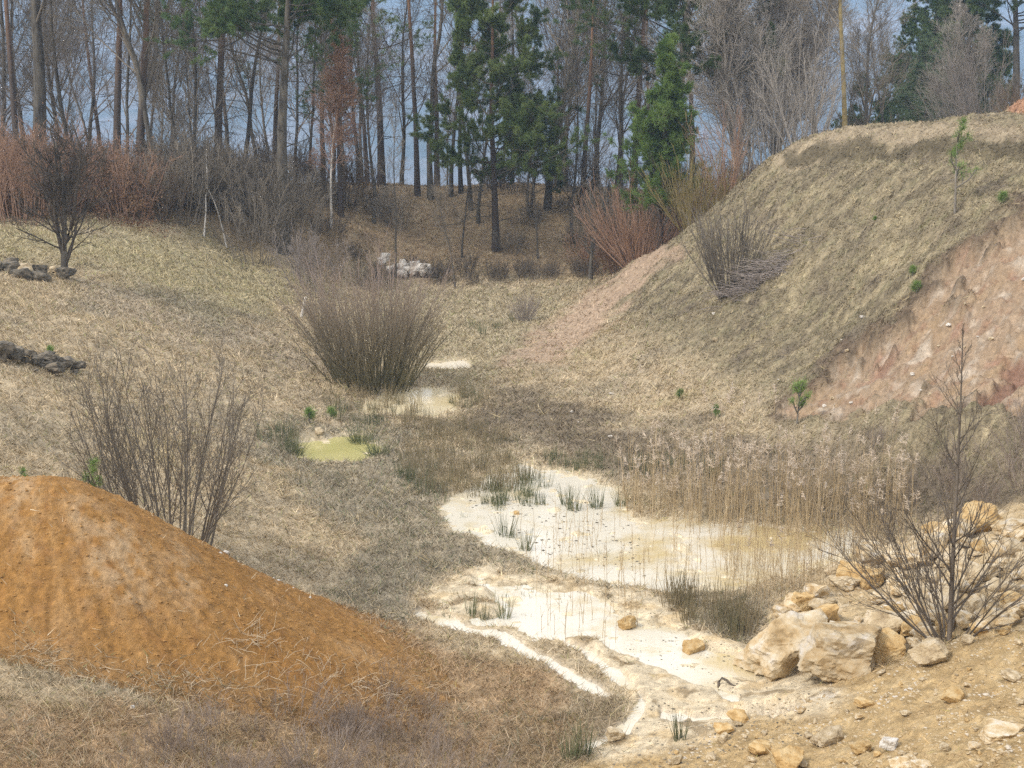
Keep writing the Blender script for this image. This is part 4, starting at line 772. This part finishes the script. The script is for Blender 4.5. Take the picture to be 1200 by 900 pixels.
for u, v, s in [(268, 728, 8), (262, 742, 5), (328, 737, 5), (322, 729, 4), (268, 775, 5), (365, 755, 4), (155, 832, 7), (345, 730, 3), (281, 717, 4)]:
    rock(RK[int(s)], u, v, s, s * .7, R_PALE, 'small whitish stone on the lower flank of the mound', s, 0, .1, 'stone', 'whitish stones on the mound flank')
# crooked stick on the mud
rng2 = np.random.RandomState(4); x, y, z = hit(842, 806)
pth = np.array([[0, 0, -.02], [.0, .0, .07], [.04, 0, .12], [.10, -.02, .10], [.16, -.06, .05], [.26, -.1, .03], [.36, -.12, .01]])[None] * 1.0; mb = MB(); mb.tube(pth, np.array([[.018, .02, .017, .015, .014, .01, .006]]), 6)
single('stick', mb, T_DARK, (x, y, z), 'crooked dark stick lying on the cream mud', 'stick')
x, y, z = hit(353, 372)
import bmesh
bm = bmesh.new(); bmesh.ops.create_cone(bm, cap_ends=True, segments=8, radius1=.05, radius2=.045, depth=.75); [setattr(v_.co, 'z', v_.co.z + .33) for v_ in bm.verts]; bmesh.ops.bevel(bm, geom=[e for e in bm.edges if e.calc_face_angle(0) > 1], offset=.008, segments=2, affect='EDGES'); me = bpy.data.meshes.new('stake'); bm.to_mesh(me); bm.free()
o = single('marker_stake', me, R_PALE, (x, y, z), 'short white stake leaning in the grass left of the large willow', 'stake'); o.rotation_euler = (0, R(14), 0)

# ------------------------------------------------------------------ grass
def blades(n, seed, wfun, name, label, lscale=1., elev=(8, 50), wpx=1.05, cfun=None, len_=(.10, .22), rows=(30, 805), cols=(42, 938), lenD=0., cat='grass'):
    rng = np.random.RandomState(seed); r = rng.uniform(rows[0], rows[1], n); c = rng.uniform(cols[0], cols[1], n); ir, ic = r.astype(int), c.astype(int)
    keep = rng.rand(n) < wfun(ir, ic); r, c, ir, ic = r[keep], c[keep], ir[keep], ic[keep]; n = len(r)
    y = np.interp(r, np.arange(NR), ROWY); x = wid(y) * np.interp(c, np.arange(NC), COLT); z = top_h(x, y)
    L = rng.uniform(*len_, n) * (1 - .4 * hm[ir, ic]) * (.75 + .5 * sstep(12, 50, y)) * lscale
    az = rng.rand(n) * 2 * np.pi; el = R(1) * rng.uniform(*elev, n)
    d = np.stack([np.cos(az) * np.cos(el), np.sin(az) * np.cos(el), np.sin(el)], 1) * L[:, None]
    # follow the slope a little
    gx = (hgt(x + .3, y) - hgt(x - .3, y)) / .6; gy = (hgt(x, y + .3) - hgt(x, y - .3)) / .6; d[:, 2] += (d[:, 0] * gx + d[:, 1] * gy)
    sg = np.stack([-gx, -gy, 0 * gx], 1) * .25 * L[:, None]; d = d + sg
    wv = np.cross(d, rng.normal(size=(n, 3)) + np.array([0, 1.2, 0])); wv = unit(wv) * (np.maximum(y, 8) / F * wpx * rng.uniform(.6, 1.3, n))[:, None]
    b = np.stack([x, y, z - .01], 1); v = np.stack([b - wv * .5, b + wv * .5, b + d], 1)
    col = cfun(ir, ic, rng, n, x, y); col = np.repeat(col, 3, 0)
    return link(name, mesh_np(name, v.reshape(-1, 3), np.arange(3 * n).reshape(-1, 3), 3, col, False), M_BLADE, None, kind='stuff', label=label, category=cat)
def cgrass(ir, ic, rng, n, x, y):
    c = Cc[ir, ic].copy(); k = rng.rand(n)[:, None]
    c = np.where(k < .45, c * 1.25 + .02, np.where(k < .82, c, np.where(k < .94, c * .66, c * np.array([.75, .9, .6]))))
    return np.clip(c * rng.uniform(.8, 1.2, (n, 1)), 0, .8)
inm = (GX > MXS[0]) & (GX < MXS[-1]) & (GY > MYS[0]) & (GY < MYS[-1]); mo = np.zeros_like(GX)
_c = np.interp(GX, MXS, np.arange(len(MXS))); _r = np.interp(GY, MYS, np.arange(len(MYS))); mo = np.where(inm, zmm[np.round(_r).astype(int), np.round(_c).astype(int)] - Hh, -1)
UN, VN = project(GX, GY, Hh)
moff = 1 - sstep(.0, .35, mo + .25 * n5) * .985
patch = .35 + .65 * sstep(-.3, .35, fbm(GX, GY, 1.6, 4, 101))
dens = gz * moff * patch
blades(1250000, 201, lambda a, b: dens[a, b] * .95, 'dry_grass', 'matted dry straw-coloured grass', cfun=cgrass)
mg = soft(MARG, -14, 14, 18, .7, 52)
def cgrey(ir, ic, rng, n, x, y):
    c = np.array([[.27, .245, .19]]) * rng.uniform(.55, 1.5, (n, 1)); g = rng.rand(n) < .22; c[g] = np.array([.15, .18, .10]) * rng.uniform(.7, 1.3, (g.sum(), 1)); return c
blades(420000, 202, lambda a, b: (mg * dens * .9)[a, b], 'grey_grass', 'grey-green matted grass round the pond', cfun=cgrey, len_=(.10, .24), elev=(15, 65))
# rank grass tufts standing up on the hill and in the meadow
tf = sstep(.12, .42, fbm(GX, GY, 1.1, 4, 103)) * dens * (1 - .8 * hm * sstep(.2, -.1, n7))
def cstraw(ir, ic, rng, n, x, y): return np.array([[.44, .36, .22]]) * rng.uniform(.6, 1.25, (n, 1))
blades(260000, 203, lambda a, b: tf[a, b] * .8, 'straw_tufts', 'pale straw tufts', cfun=cstraw, len_=(.2, .42), elev=(5, 40), wpx=1.15)
gz *= 1 - .0; brn = sstep(-.35, .1, n5 + n4) * soft([(150,800),(700,820),(760,905),(-60,905),(-60,800)], -14, 18, 18, .9, 53) * moff * (1 - grav)
def cbrn(ir, ic, rng, n, x, y):
    c = np.array([[.42, .34, .24]]) * rng.uniform(.5, 1.35, (n, 1)); g = rng.rand(n) < .25; c[g] = np.array([.2, .2, .13]) * rng.uniform(.7, 1.3, (g.sum(), 1)); return c
blades(160000, 204, lambda a, b: brn[a, b] * .5, 'dead_grass', 'dead tangled stems before the mound', cfun=cbrn, len_=(.12, .34), elev=(0, 55), wpx=1., rows=(30, 330))
# mound litter: dry stems at its foot
rngm = np.random.RandomState(33); n = 1500; u = rngm.uniform(0, 520, n); v = 850 - np.abs(rngm.normal(0, 45, n)) - 10; 
hx = [hit(a, b) for a, b in zip(u, v)] 
# ------------------------------------------------------------------ rushes and reeds
M_RUSH = mat_noise('rushes', [(.09, .115, .06), (.16, .18, .095), (.30, .25, .15)], 3, contrast=(.35, .7), randv=.2)
def tuft_geo(rng, n, Ht, spread, wd, base):
    a = rng.rand(n) * 2 * np.pi; q = rng.rand(n) ** .5; s = np.stack([np.cos(a) * q * base, np.sin(a) * q * base, np.full(n, -.05)], 1); t = spread * q * rng.uniform(.3, 1.2, n)
    d = np.stack([np.cos(a) * np.sin(t), np.sin(a) * np.sin(t), np.cos(t)], 1); return grow(s, d, Ht * rng.uniform(.5, 1.1, n), np.full(n, wd), .0015, 4, -.03, .05, rng)
def tuft_mesh(seed, n, Ht, spread, wd, base): mb = MB(); mb.tube(*tuft_geo(np.random.RandomState(seed), n, Ht, spread, wd, base), 3); return mb.mesh('rush_tuft')
TF = [tuft_mesh(301, 40, .55, .35, .006, .10), tuft_mesh(302, 26, .45, .3, .006, .08), tuft_mesh(303, 120, .55, .8, .006, .2)]
for i, (u, v, s, k, lab) in enumerate([(592, 632, 1.0, 0, 'upright dark rush tuft standing in the pond left of its middle'), (615, 646, .8, 0, 'rush tuft near the front of the pond'), (600, 634, .55, 1, 'small rush tuft beside the upright dark one'), (664, 595, .9, 0, 'narrow rush tuft in the middle of the pond'), (673, 600, 1.0, 0, 'tall narrow rush tuft close to the middle one'),
    (700, 597, 1.0, 0, 'rush tuft in the right part of the pond'), (727, 595, .9, 0, 'rush tuft by the right pond edge'), (618, 584, .9, 0, 'broad rush tuft at the back of the pond'), (588, 590, .9, 0, 'rush tuft at the back left of the pond'), (566, 594, .6, 1, 'short rush tuft by the left pond edge'), (552, 722, .9, 1, 'rush tuft left of the puddle'), (567, 728, .7, 1, 'rush tuft next to the rut mouth'), (592, 726, .8, 0, 'rush tuft at the puddle margin'),
    (797, 866, .9, 1, 'small green rush tuft on the gravel edge'), (668, 888, .9, 0, 'dark green rush tuft at the bottom by the gravel edge'), (684, 886, .8, 0, 'second dark green rush tuft at the bottom of the view'), (423, 520, 1.05, 2, 'dense rounded rush clump right of the algae pool'), (443, 534, .9, 2, 'straw-green rush clump right of the rounded one'), (343, 533, .9, 2, 'rush clump at the left end of the algae pool'), (600, 258+120, .9, 1, 'green tuft by the small purplish bush')]):
    x, y, z = hit(u, v); single('rush_tuft', TF[k], M_RUSH, (x, y, z), lab, 'rushes', rz=i, sc=s)
def band(name, polys, n, seed, Ht, mat, label, k, wd=.0055, sp=.25):
    rng = np.random.RandomState(seed); mb = MB(); P_l, R_l = [], []
    tot = sum(abs(poly_area(p)) for p in polys)
    for p in polys:
        p = np.array(p, float); m = int(n * abs(poly_area(p)) / tot); c = 0; mn, mxx = p.min(0), p.max(0)
        while c < m:
            u, v = rng.uniform(mn[0], mxx[0]), rng.uniform(mn[1], mxx[1])
            if poly_sd(p, np.array([u]), np.array([v]))[0] < -3 * rng.rand(): continue
            x, y, z = hit(u, v); Pq, Rq = tuft_geo(rng, k, Ht * rng.uniform(.6, 1.15), sp, wd, .07 + .12 * rng.rand()); P_l.append(Pq + np.array([x, y, z])); R_l.append(Rq * (y / 30 if y > 30 else 1)); c += 1
    mb.tube(np.concatenate(P_l), np.concatenate(R_l), 3); return link(name, mb.mesh(name), mat, None, kind='stuff', label=label, category='rushes')
def poly_area(p): p = np.array(p, float); return .5 * np.sum(p[:, 0] * np.roll(p[:, 1], -1) - np.roll(p[:, 0], -1) * p[:, 1])
M_RUSH2 = mat_noise('straw_rushes', [(.15, .15, .085), (.27, .22, .13), (.38, .31, .20)], 2.5, contrast=(.35, .68), randv=.1)
band('rushes', [[(478,560),(470,530),(500,510),(560,520),(600,545),(640,552),(600,575),(560,585),(520,582)], [(378,475),(395,462),(450,465),(500,478),(490,486),(420,492)], [(450,492),(520,490),(600,520),(560,530),(490,512)], [(770,690),(850,705),(890,735),(870,755),(800,725)], [(530,462),(575,458),(580,480),(535,482)]], 330, 41, .5, M_RUSH2, 'straw-coloured rushes round the pond', 12)
band('rushes', [[(470,545),(520,585),(500,590),(465,560)], [(395,478),(470,482),(440,500),(390,492)], [(525,468),(560,462),(568,478),(530,480)], [(640,545),(700,555),(760,560),(840,560),(840,548),(740,540),(640,535)], [(300,510),(340,500),(350,530),(320,530)], [(570,575),(640,565),(640,590),(580,600)], [(540,385),(600,380),(570,395)]], 150, 42, .42, M_RUSH, 'dark green rushes round the pond', 12)
band('sedge_sprouts', [[(520,600),(620,570),(700,590),(730,650),(640,655),(560,625)], [(500,690),(600,680),(700,700),(600,740),(510,720)]], 70, 43, .16, M_RUSH, 'short dark sprouts in the shallow water', 5, .005, .6)
M_REED = mat_noise('reed_stalks', [(.36, .27, .16), (.50, .39, .24), (.58, .47, .31)], 2, randv=.1)
M_PLUME = mat_noise('reed_plumes', [(.42, .34, .25), (.58, .48, .37), (.66, .58, .48)], 9, randv=.1)
rng = np.random.RandomState(55); ps = np.array([(720,600),(738,560),(800,575),(900,590),(980,580),(1060,600),(1075,625),(1030,640),(900,632),(800,620)], float)
def stalk_set(n, poly, h0, h1, plume_p, lean=.05):
    out = []; mn, mxx = poly.min(0), poly.max(0)
    while len(out) < n:
        u, v = rng.uniform(mn[0], mxx[0]), rng.uniform(mn[1], mxx[1])
        if poly_sd(poly, np.array([u]), np.array([v]))[0] < -4 * rng.rand(): continue
        x, y, z = hit(u, v); out.append((x, y, z, rng.uniform(h0, h1), rng.rand() < plume_p))
    return out
St = stalk_set(430, ps, .35, 1.3, .5) + stalk_set(110, np.array([(800,612),(1060,612),(1060,632),(800,628)], float), .8, 1.7, .6) + stalk_set(26, ps, 1.7, 2.3, .9)
Sw = stalk_set(170, np.array([(650,610),(740,612),(1020,632),(1010,680),(900,730),(760,700),(640,670)], float), .25, .85, .0) + stalk_set(260, np.array([(840,640),(1040,640),(1010,672),(930,715),(860,700)], float), .3, .9, .03) + stalk_set(60, np.array([(600,620),(700,640),(760,760),(640,760)], float), .3, .8, 0)
def reeds(S, name, label):
    S_ = np.array([s[:4] for s in S]); n = len(S_); d = np.stack([rng.normal(0, .05, n), rng.normal(0, .05, n), np.ones(n)], 1)
    P, Rr = grow(S_[:, :3] - np.array([0, 0, .06]), d, S_[:, 3] + .06, np.full(n, .0065 if name == 'reeds' else .0045), .003 if name == 'reeds' else .002, 6, .0, .03, rng); mb = MB(); mb.tube(P, Rr, 3)
    A, B_, _ = spawn(P, Rr, 2, .25, .85, 18, 40, lambda t: .22 + 0 * t, .9, 3, -.15, .05, rng, .004, .001); mb.tube(A, B_, 3)
    root = link(name, mb.mesh(name), M_REED, None, kind='stuff', label=label, category='reeds')
    pl = np.array([s[4] for s in S]); 
    if pl.any():
        T = P[pl, -1]; n = len(T); K_ = 16; c = np.repeat(T, K_, 0); m = len(c); rngl = np.repeat(rng.uniform(.7, 1.3, n), K_); tt = rng.rand(m); side = np.repeat(rng.normal(0, 1, (n, 2)) * .35, K_, 0)
        s = c + np.stack([side[:, 0] * tt * .1, side[:, 1] * tt * .1, -.04 + .2 * tt], 1) * rngl[:, None]
        dd = unit(np.stack([side[:, 0] + rng.normal(0, .45, m), side[:, 1] + rng.normal(0, .45, m), .7 + 0 * tt], 1)); q = MB(); Pp, Rp = grow(s, dd, .085 * (1.2 - tt) * rngl + .02, np.full(m, .0075), .003, 3, -.2, .1, rng); q.tube(Pp, Rp, 3)
        link('plumes', q.mesh('plumes'), M_PLUME, root)
reeds(St, 'reeds', 'pale standing reeds with feathery plumes behind the pond'); reeds(Sw, 'reed_stubble', 'thin broken reed stalks standing in the shallow water')
# debris specks on mud, gravel and in the pond shallows
def crumbs(n, seed, poly, s0, s1, mat, name, label, flat=.5):
    rng = np.random.RandomState(seed); poly = np.array(poly, float); mn, mxx = poly.min(0), poly.max(0); vs = []
    u = rng.uniform(mn[0], mxx[0], n * 3); v = rng.uniform(mn[1], mxx[1], n * 3); k = poly_sd(poly, u, v) > 0; u, v = u[k][:n], v[k][:n]
    p = np.array([hit(a, b) for a, b in zip(u, v)]); p[:, 2] = np.where(p[:, 1] < 34, np.maximum(p[:, 2], -.014), p[:, 2]); m = len(p); s = (s0 + (s1 - s0) * rng.rand(m) ** 3)[:, None, None]
    oc = np.array([[1, 0, 0], [0, 1, 0], [-1, 0, 0], [0, -1, 0], [0, 0, flat], [0, 0, -flat]], float)[None] * rng.uniform(.6, 1.2, (m, 6, 1)); a = rng.rand(m) * 6.28; c, q = np.cos(a)[:, None], np.sin(a)[:, None]
    o = np.stack([oc[..., 0] * c - oc[..., 1] * q, oc[..., 0] * q + oc[..., 1] * c, oc[..., 2]], -1) * s + p[:, None]
    f = np.array([[0, 1, 4], [1, 2, 4], [2, 3, 4], [3, 0, 4], [1, 0, 5], [2, 1, 5], [3, 2, 5], [0, 3, 5]]); F_ = (np.arange(m) * 6)[:, None, None] + f
    link(name, mesh_np(name, o.reshape(-1, 3), F_.reshape(-1, 3), 3, smooth=False), mat, None, kind='stuff', label=label, category=name)
crumbs(3000, 401, [(880,835),(1000,790),(1100,765),(1200,735),(1220,905),(680,905),(760,868)], .008, .035, R_OCH, 'gravel', 'fine gravel on the right slope')
crumbs(900, 402, [(900,760),(950,690),(1060,640),(1200,600),(1210,740),(1000,790)], .015, .07, R_OCH, 'rubble', 'small rubble between the ochre boulders')
crumbs(700, 403, [(700,690),(760,690),(900,770),(1010,820),(820,870),(690,900),(690,840),(760,820)], .006, .028, R_GREY, 'debris', 'dark crumbs of soil on the cream mud', .35)
crumbs(330, 404, [(540,590),(740,590),(760,680),(620,650)], .01, .045, R_GREY, 'debris', 'dark specks of plant debris in the pond', .4)
crumbs(260, 405, [(820,862),(930,840),(960,860),(800,905),(690,905)], .008, .03, R_GREY, 'debris', 'blackish bark litter on the gravel edge', .3)
def crumbs_m(n):
    rng = np.random.RandomState(66); x = rng.uniform(-8.5, -.6, n); y = rng.uniform(12.5, 17.5, n); ok = (np.interp(x, MXS, np.arange(620)) > 0); z = top_h(x, y); on = z > hgt(x, y) + .02; x, y, z = x[on], y[on], z[on]; m = len(x)
    oc = np.array([[1, 0, 0], [0, 1, 0], [-1, 0, 0], [0, -1, 0], [0, 0, .7], [0, 0, -.7]], float)[None] * rng.uniform(.6, 1.2, (m, 6, 1)) * (.004 + .024 * rng.rand(m) ** 5)[:, None, None] + np.stack([x, y, z], 1)[:, None]
    f = np.array([[0, 1, 4], [1, 2, 4], [2, 3, 4], [3, 0, 4], [1, 0, 5], [2, 1, 5], [3, 2, 5], [0, 3, 5]]); F_ = (np.arange(m) * 6)[:, None, None] + f
    link('gravel', mesh_np('gravel', oc.reshape(-1, 3), F_.reshape(-1, 3), 3, smooth=False), mat_noise('ochre_clods', [(.28, .145, .045), (.42, .25, .10)], 3), None, kind='stuff', label='small clods on the ochre mound', category='gravel')
crumbs_m(14000)

rng = np.random.RandomState(88); Pl_, Rl_ = [], []
spots = [(286, 748, 16, 60), (30, 775, 25, 50), (60, 790, 20, 40), (205, 805, 40, 60), (340, 790, 30, 60), (120, 820, 60, 70), (400, 790, 40, 70), (300, 820, 60, 70), (455, 815, 30, 50)]
for u0, v0, s_, n in spots:
    for k in range(n):
        u, v = rng.normal(u0, s_), rng.normal(v0, s_ * .4); d = ray(u, v); ys = np.linspace(11, 20, 400); z = CH + d[2] * ys; h = top_h(d[0] * ys, ys); q = int(np.argmax(z < h))
        P, Rr = grow(np.array([[d[0] * ys[q], ys[q], h[q] - .01]]), np.array([[rng.normal(), rng.normal(), rng.uniform(.1, 1.2)]]), np.array([rng.uniform(.12, .34)]), np.array([.0035]), .002, 5, -.12, .2, rng); Pl_.append(P); Rl_.append(Rr)
mb = MB(); mb.tube(np.concatenate(Pl_), np.concatenate(Rl_), 3); link('dead_stems', mb.mesh('dead_stems'), mat_noise('straw_stems', [(.33, .26, .17), (.55, .46, .33)], 2), None, kind='stuff', label='dry curled weed stems on the foot of the mound', category='weeds')
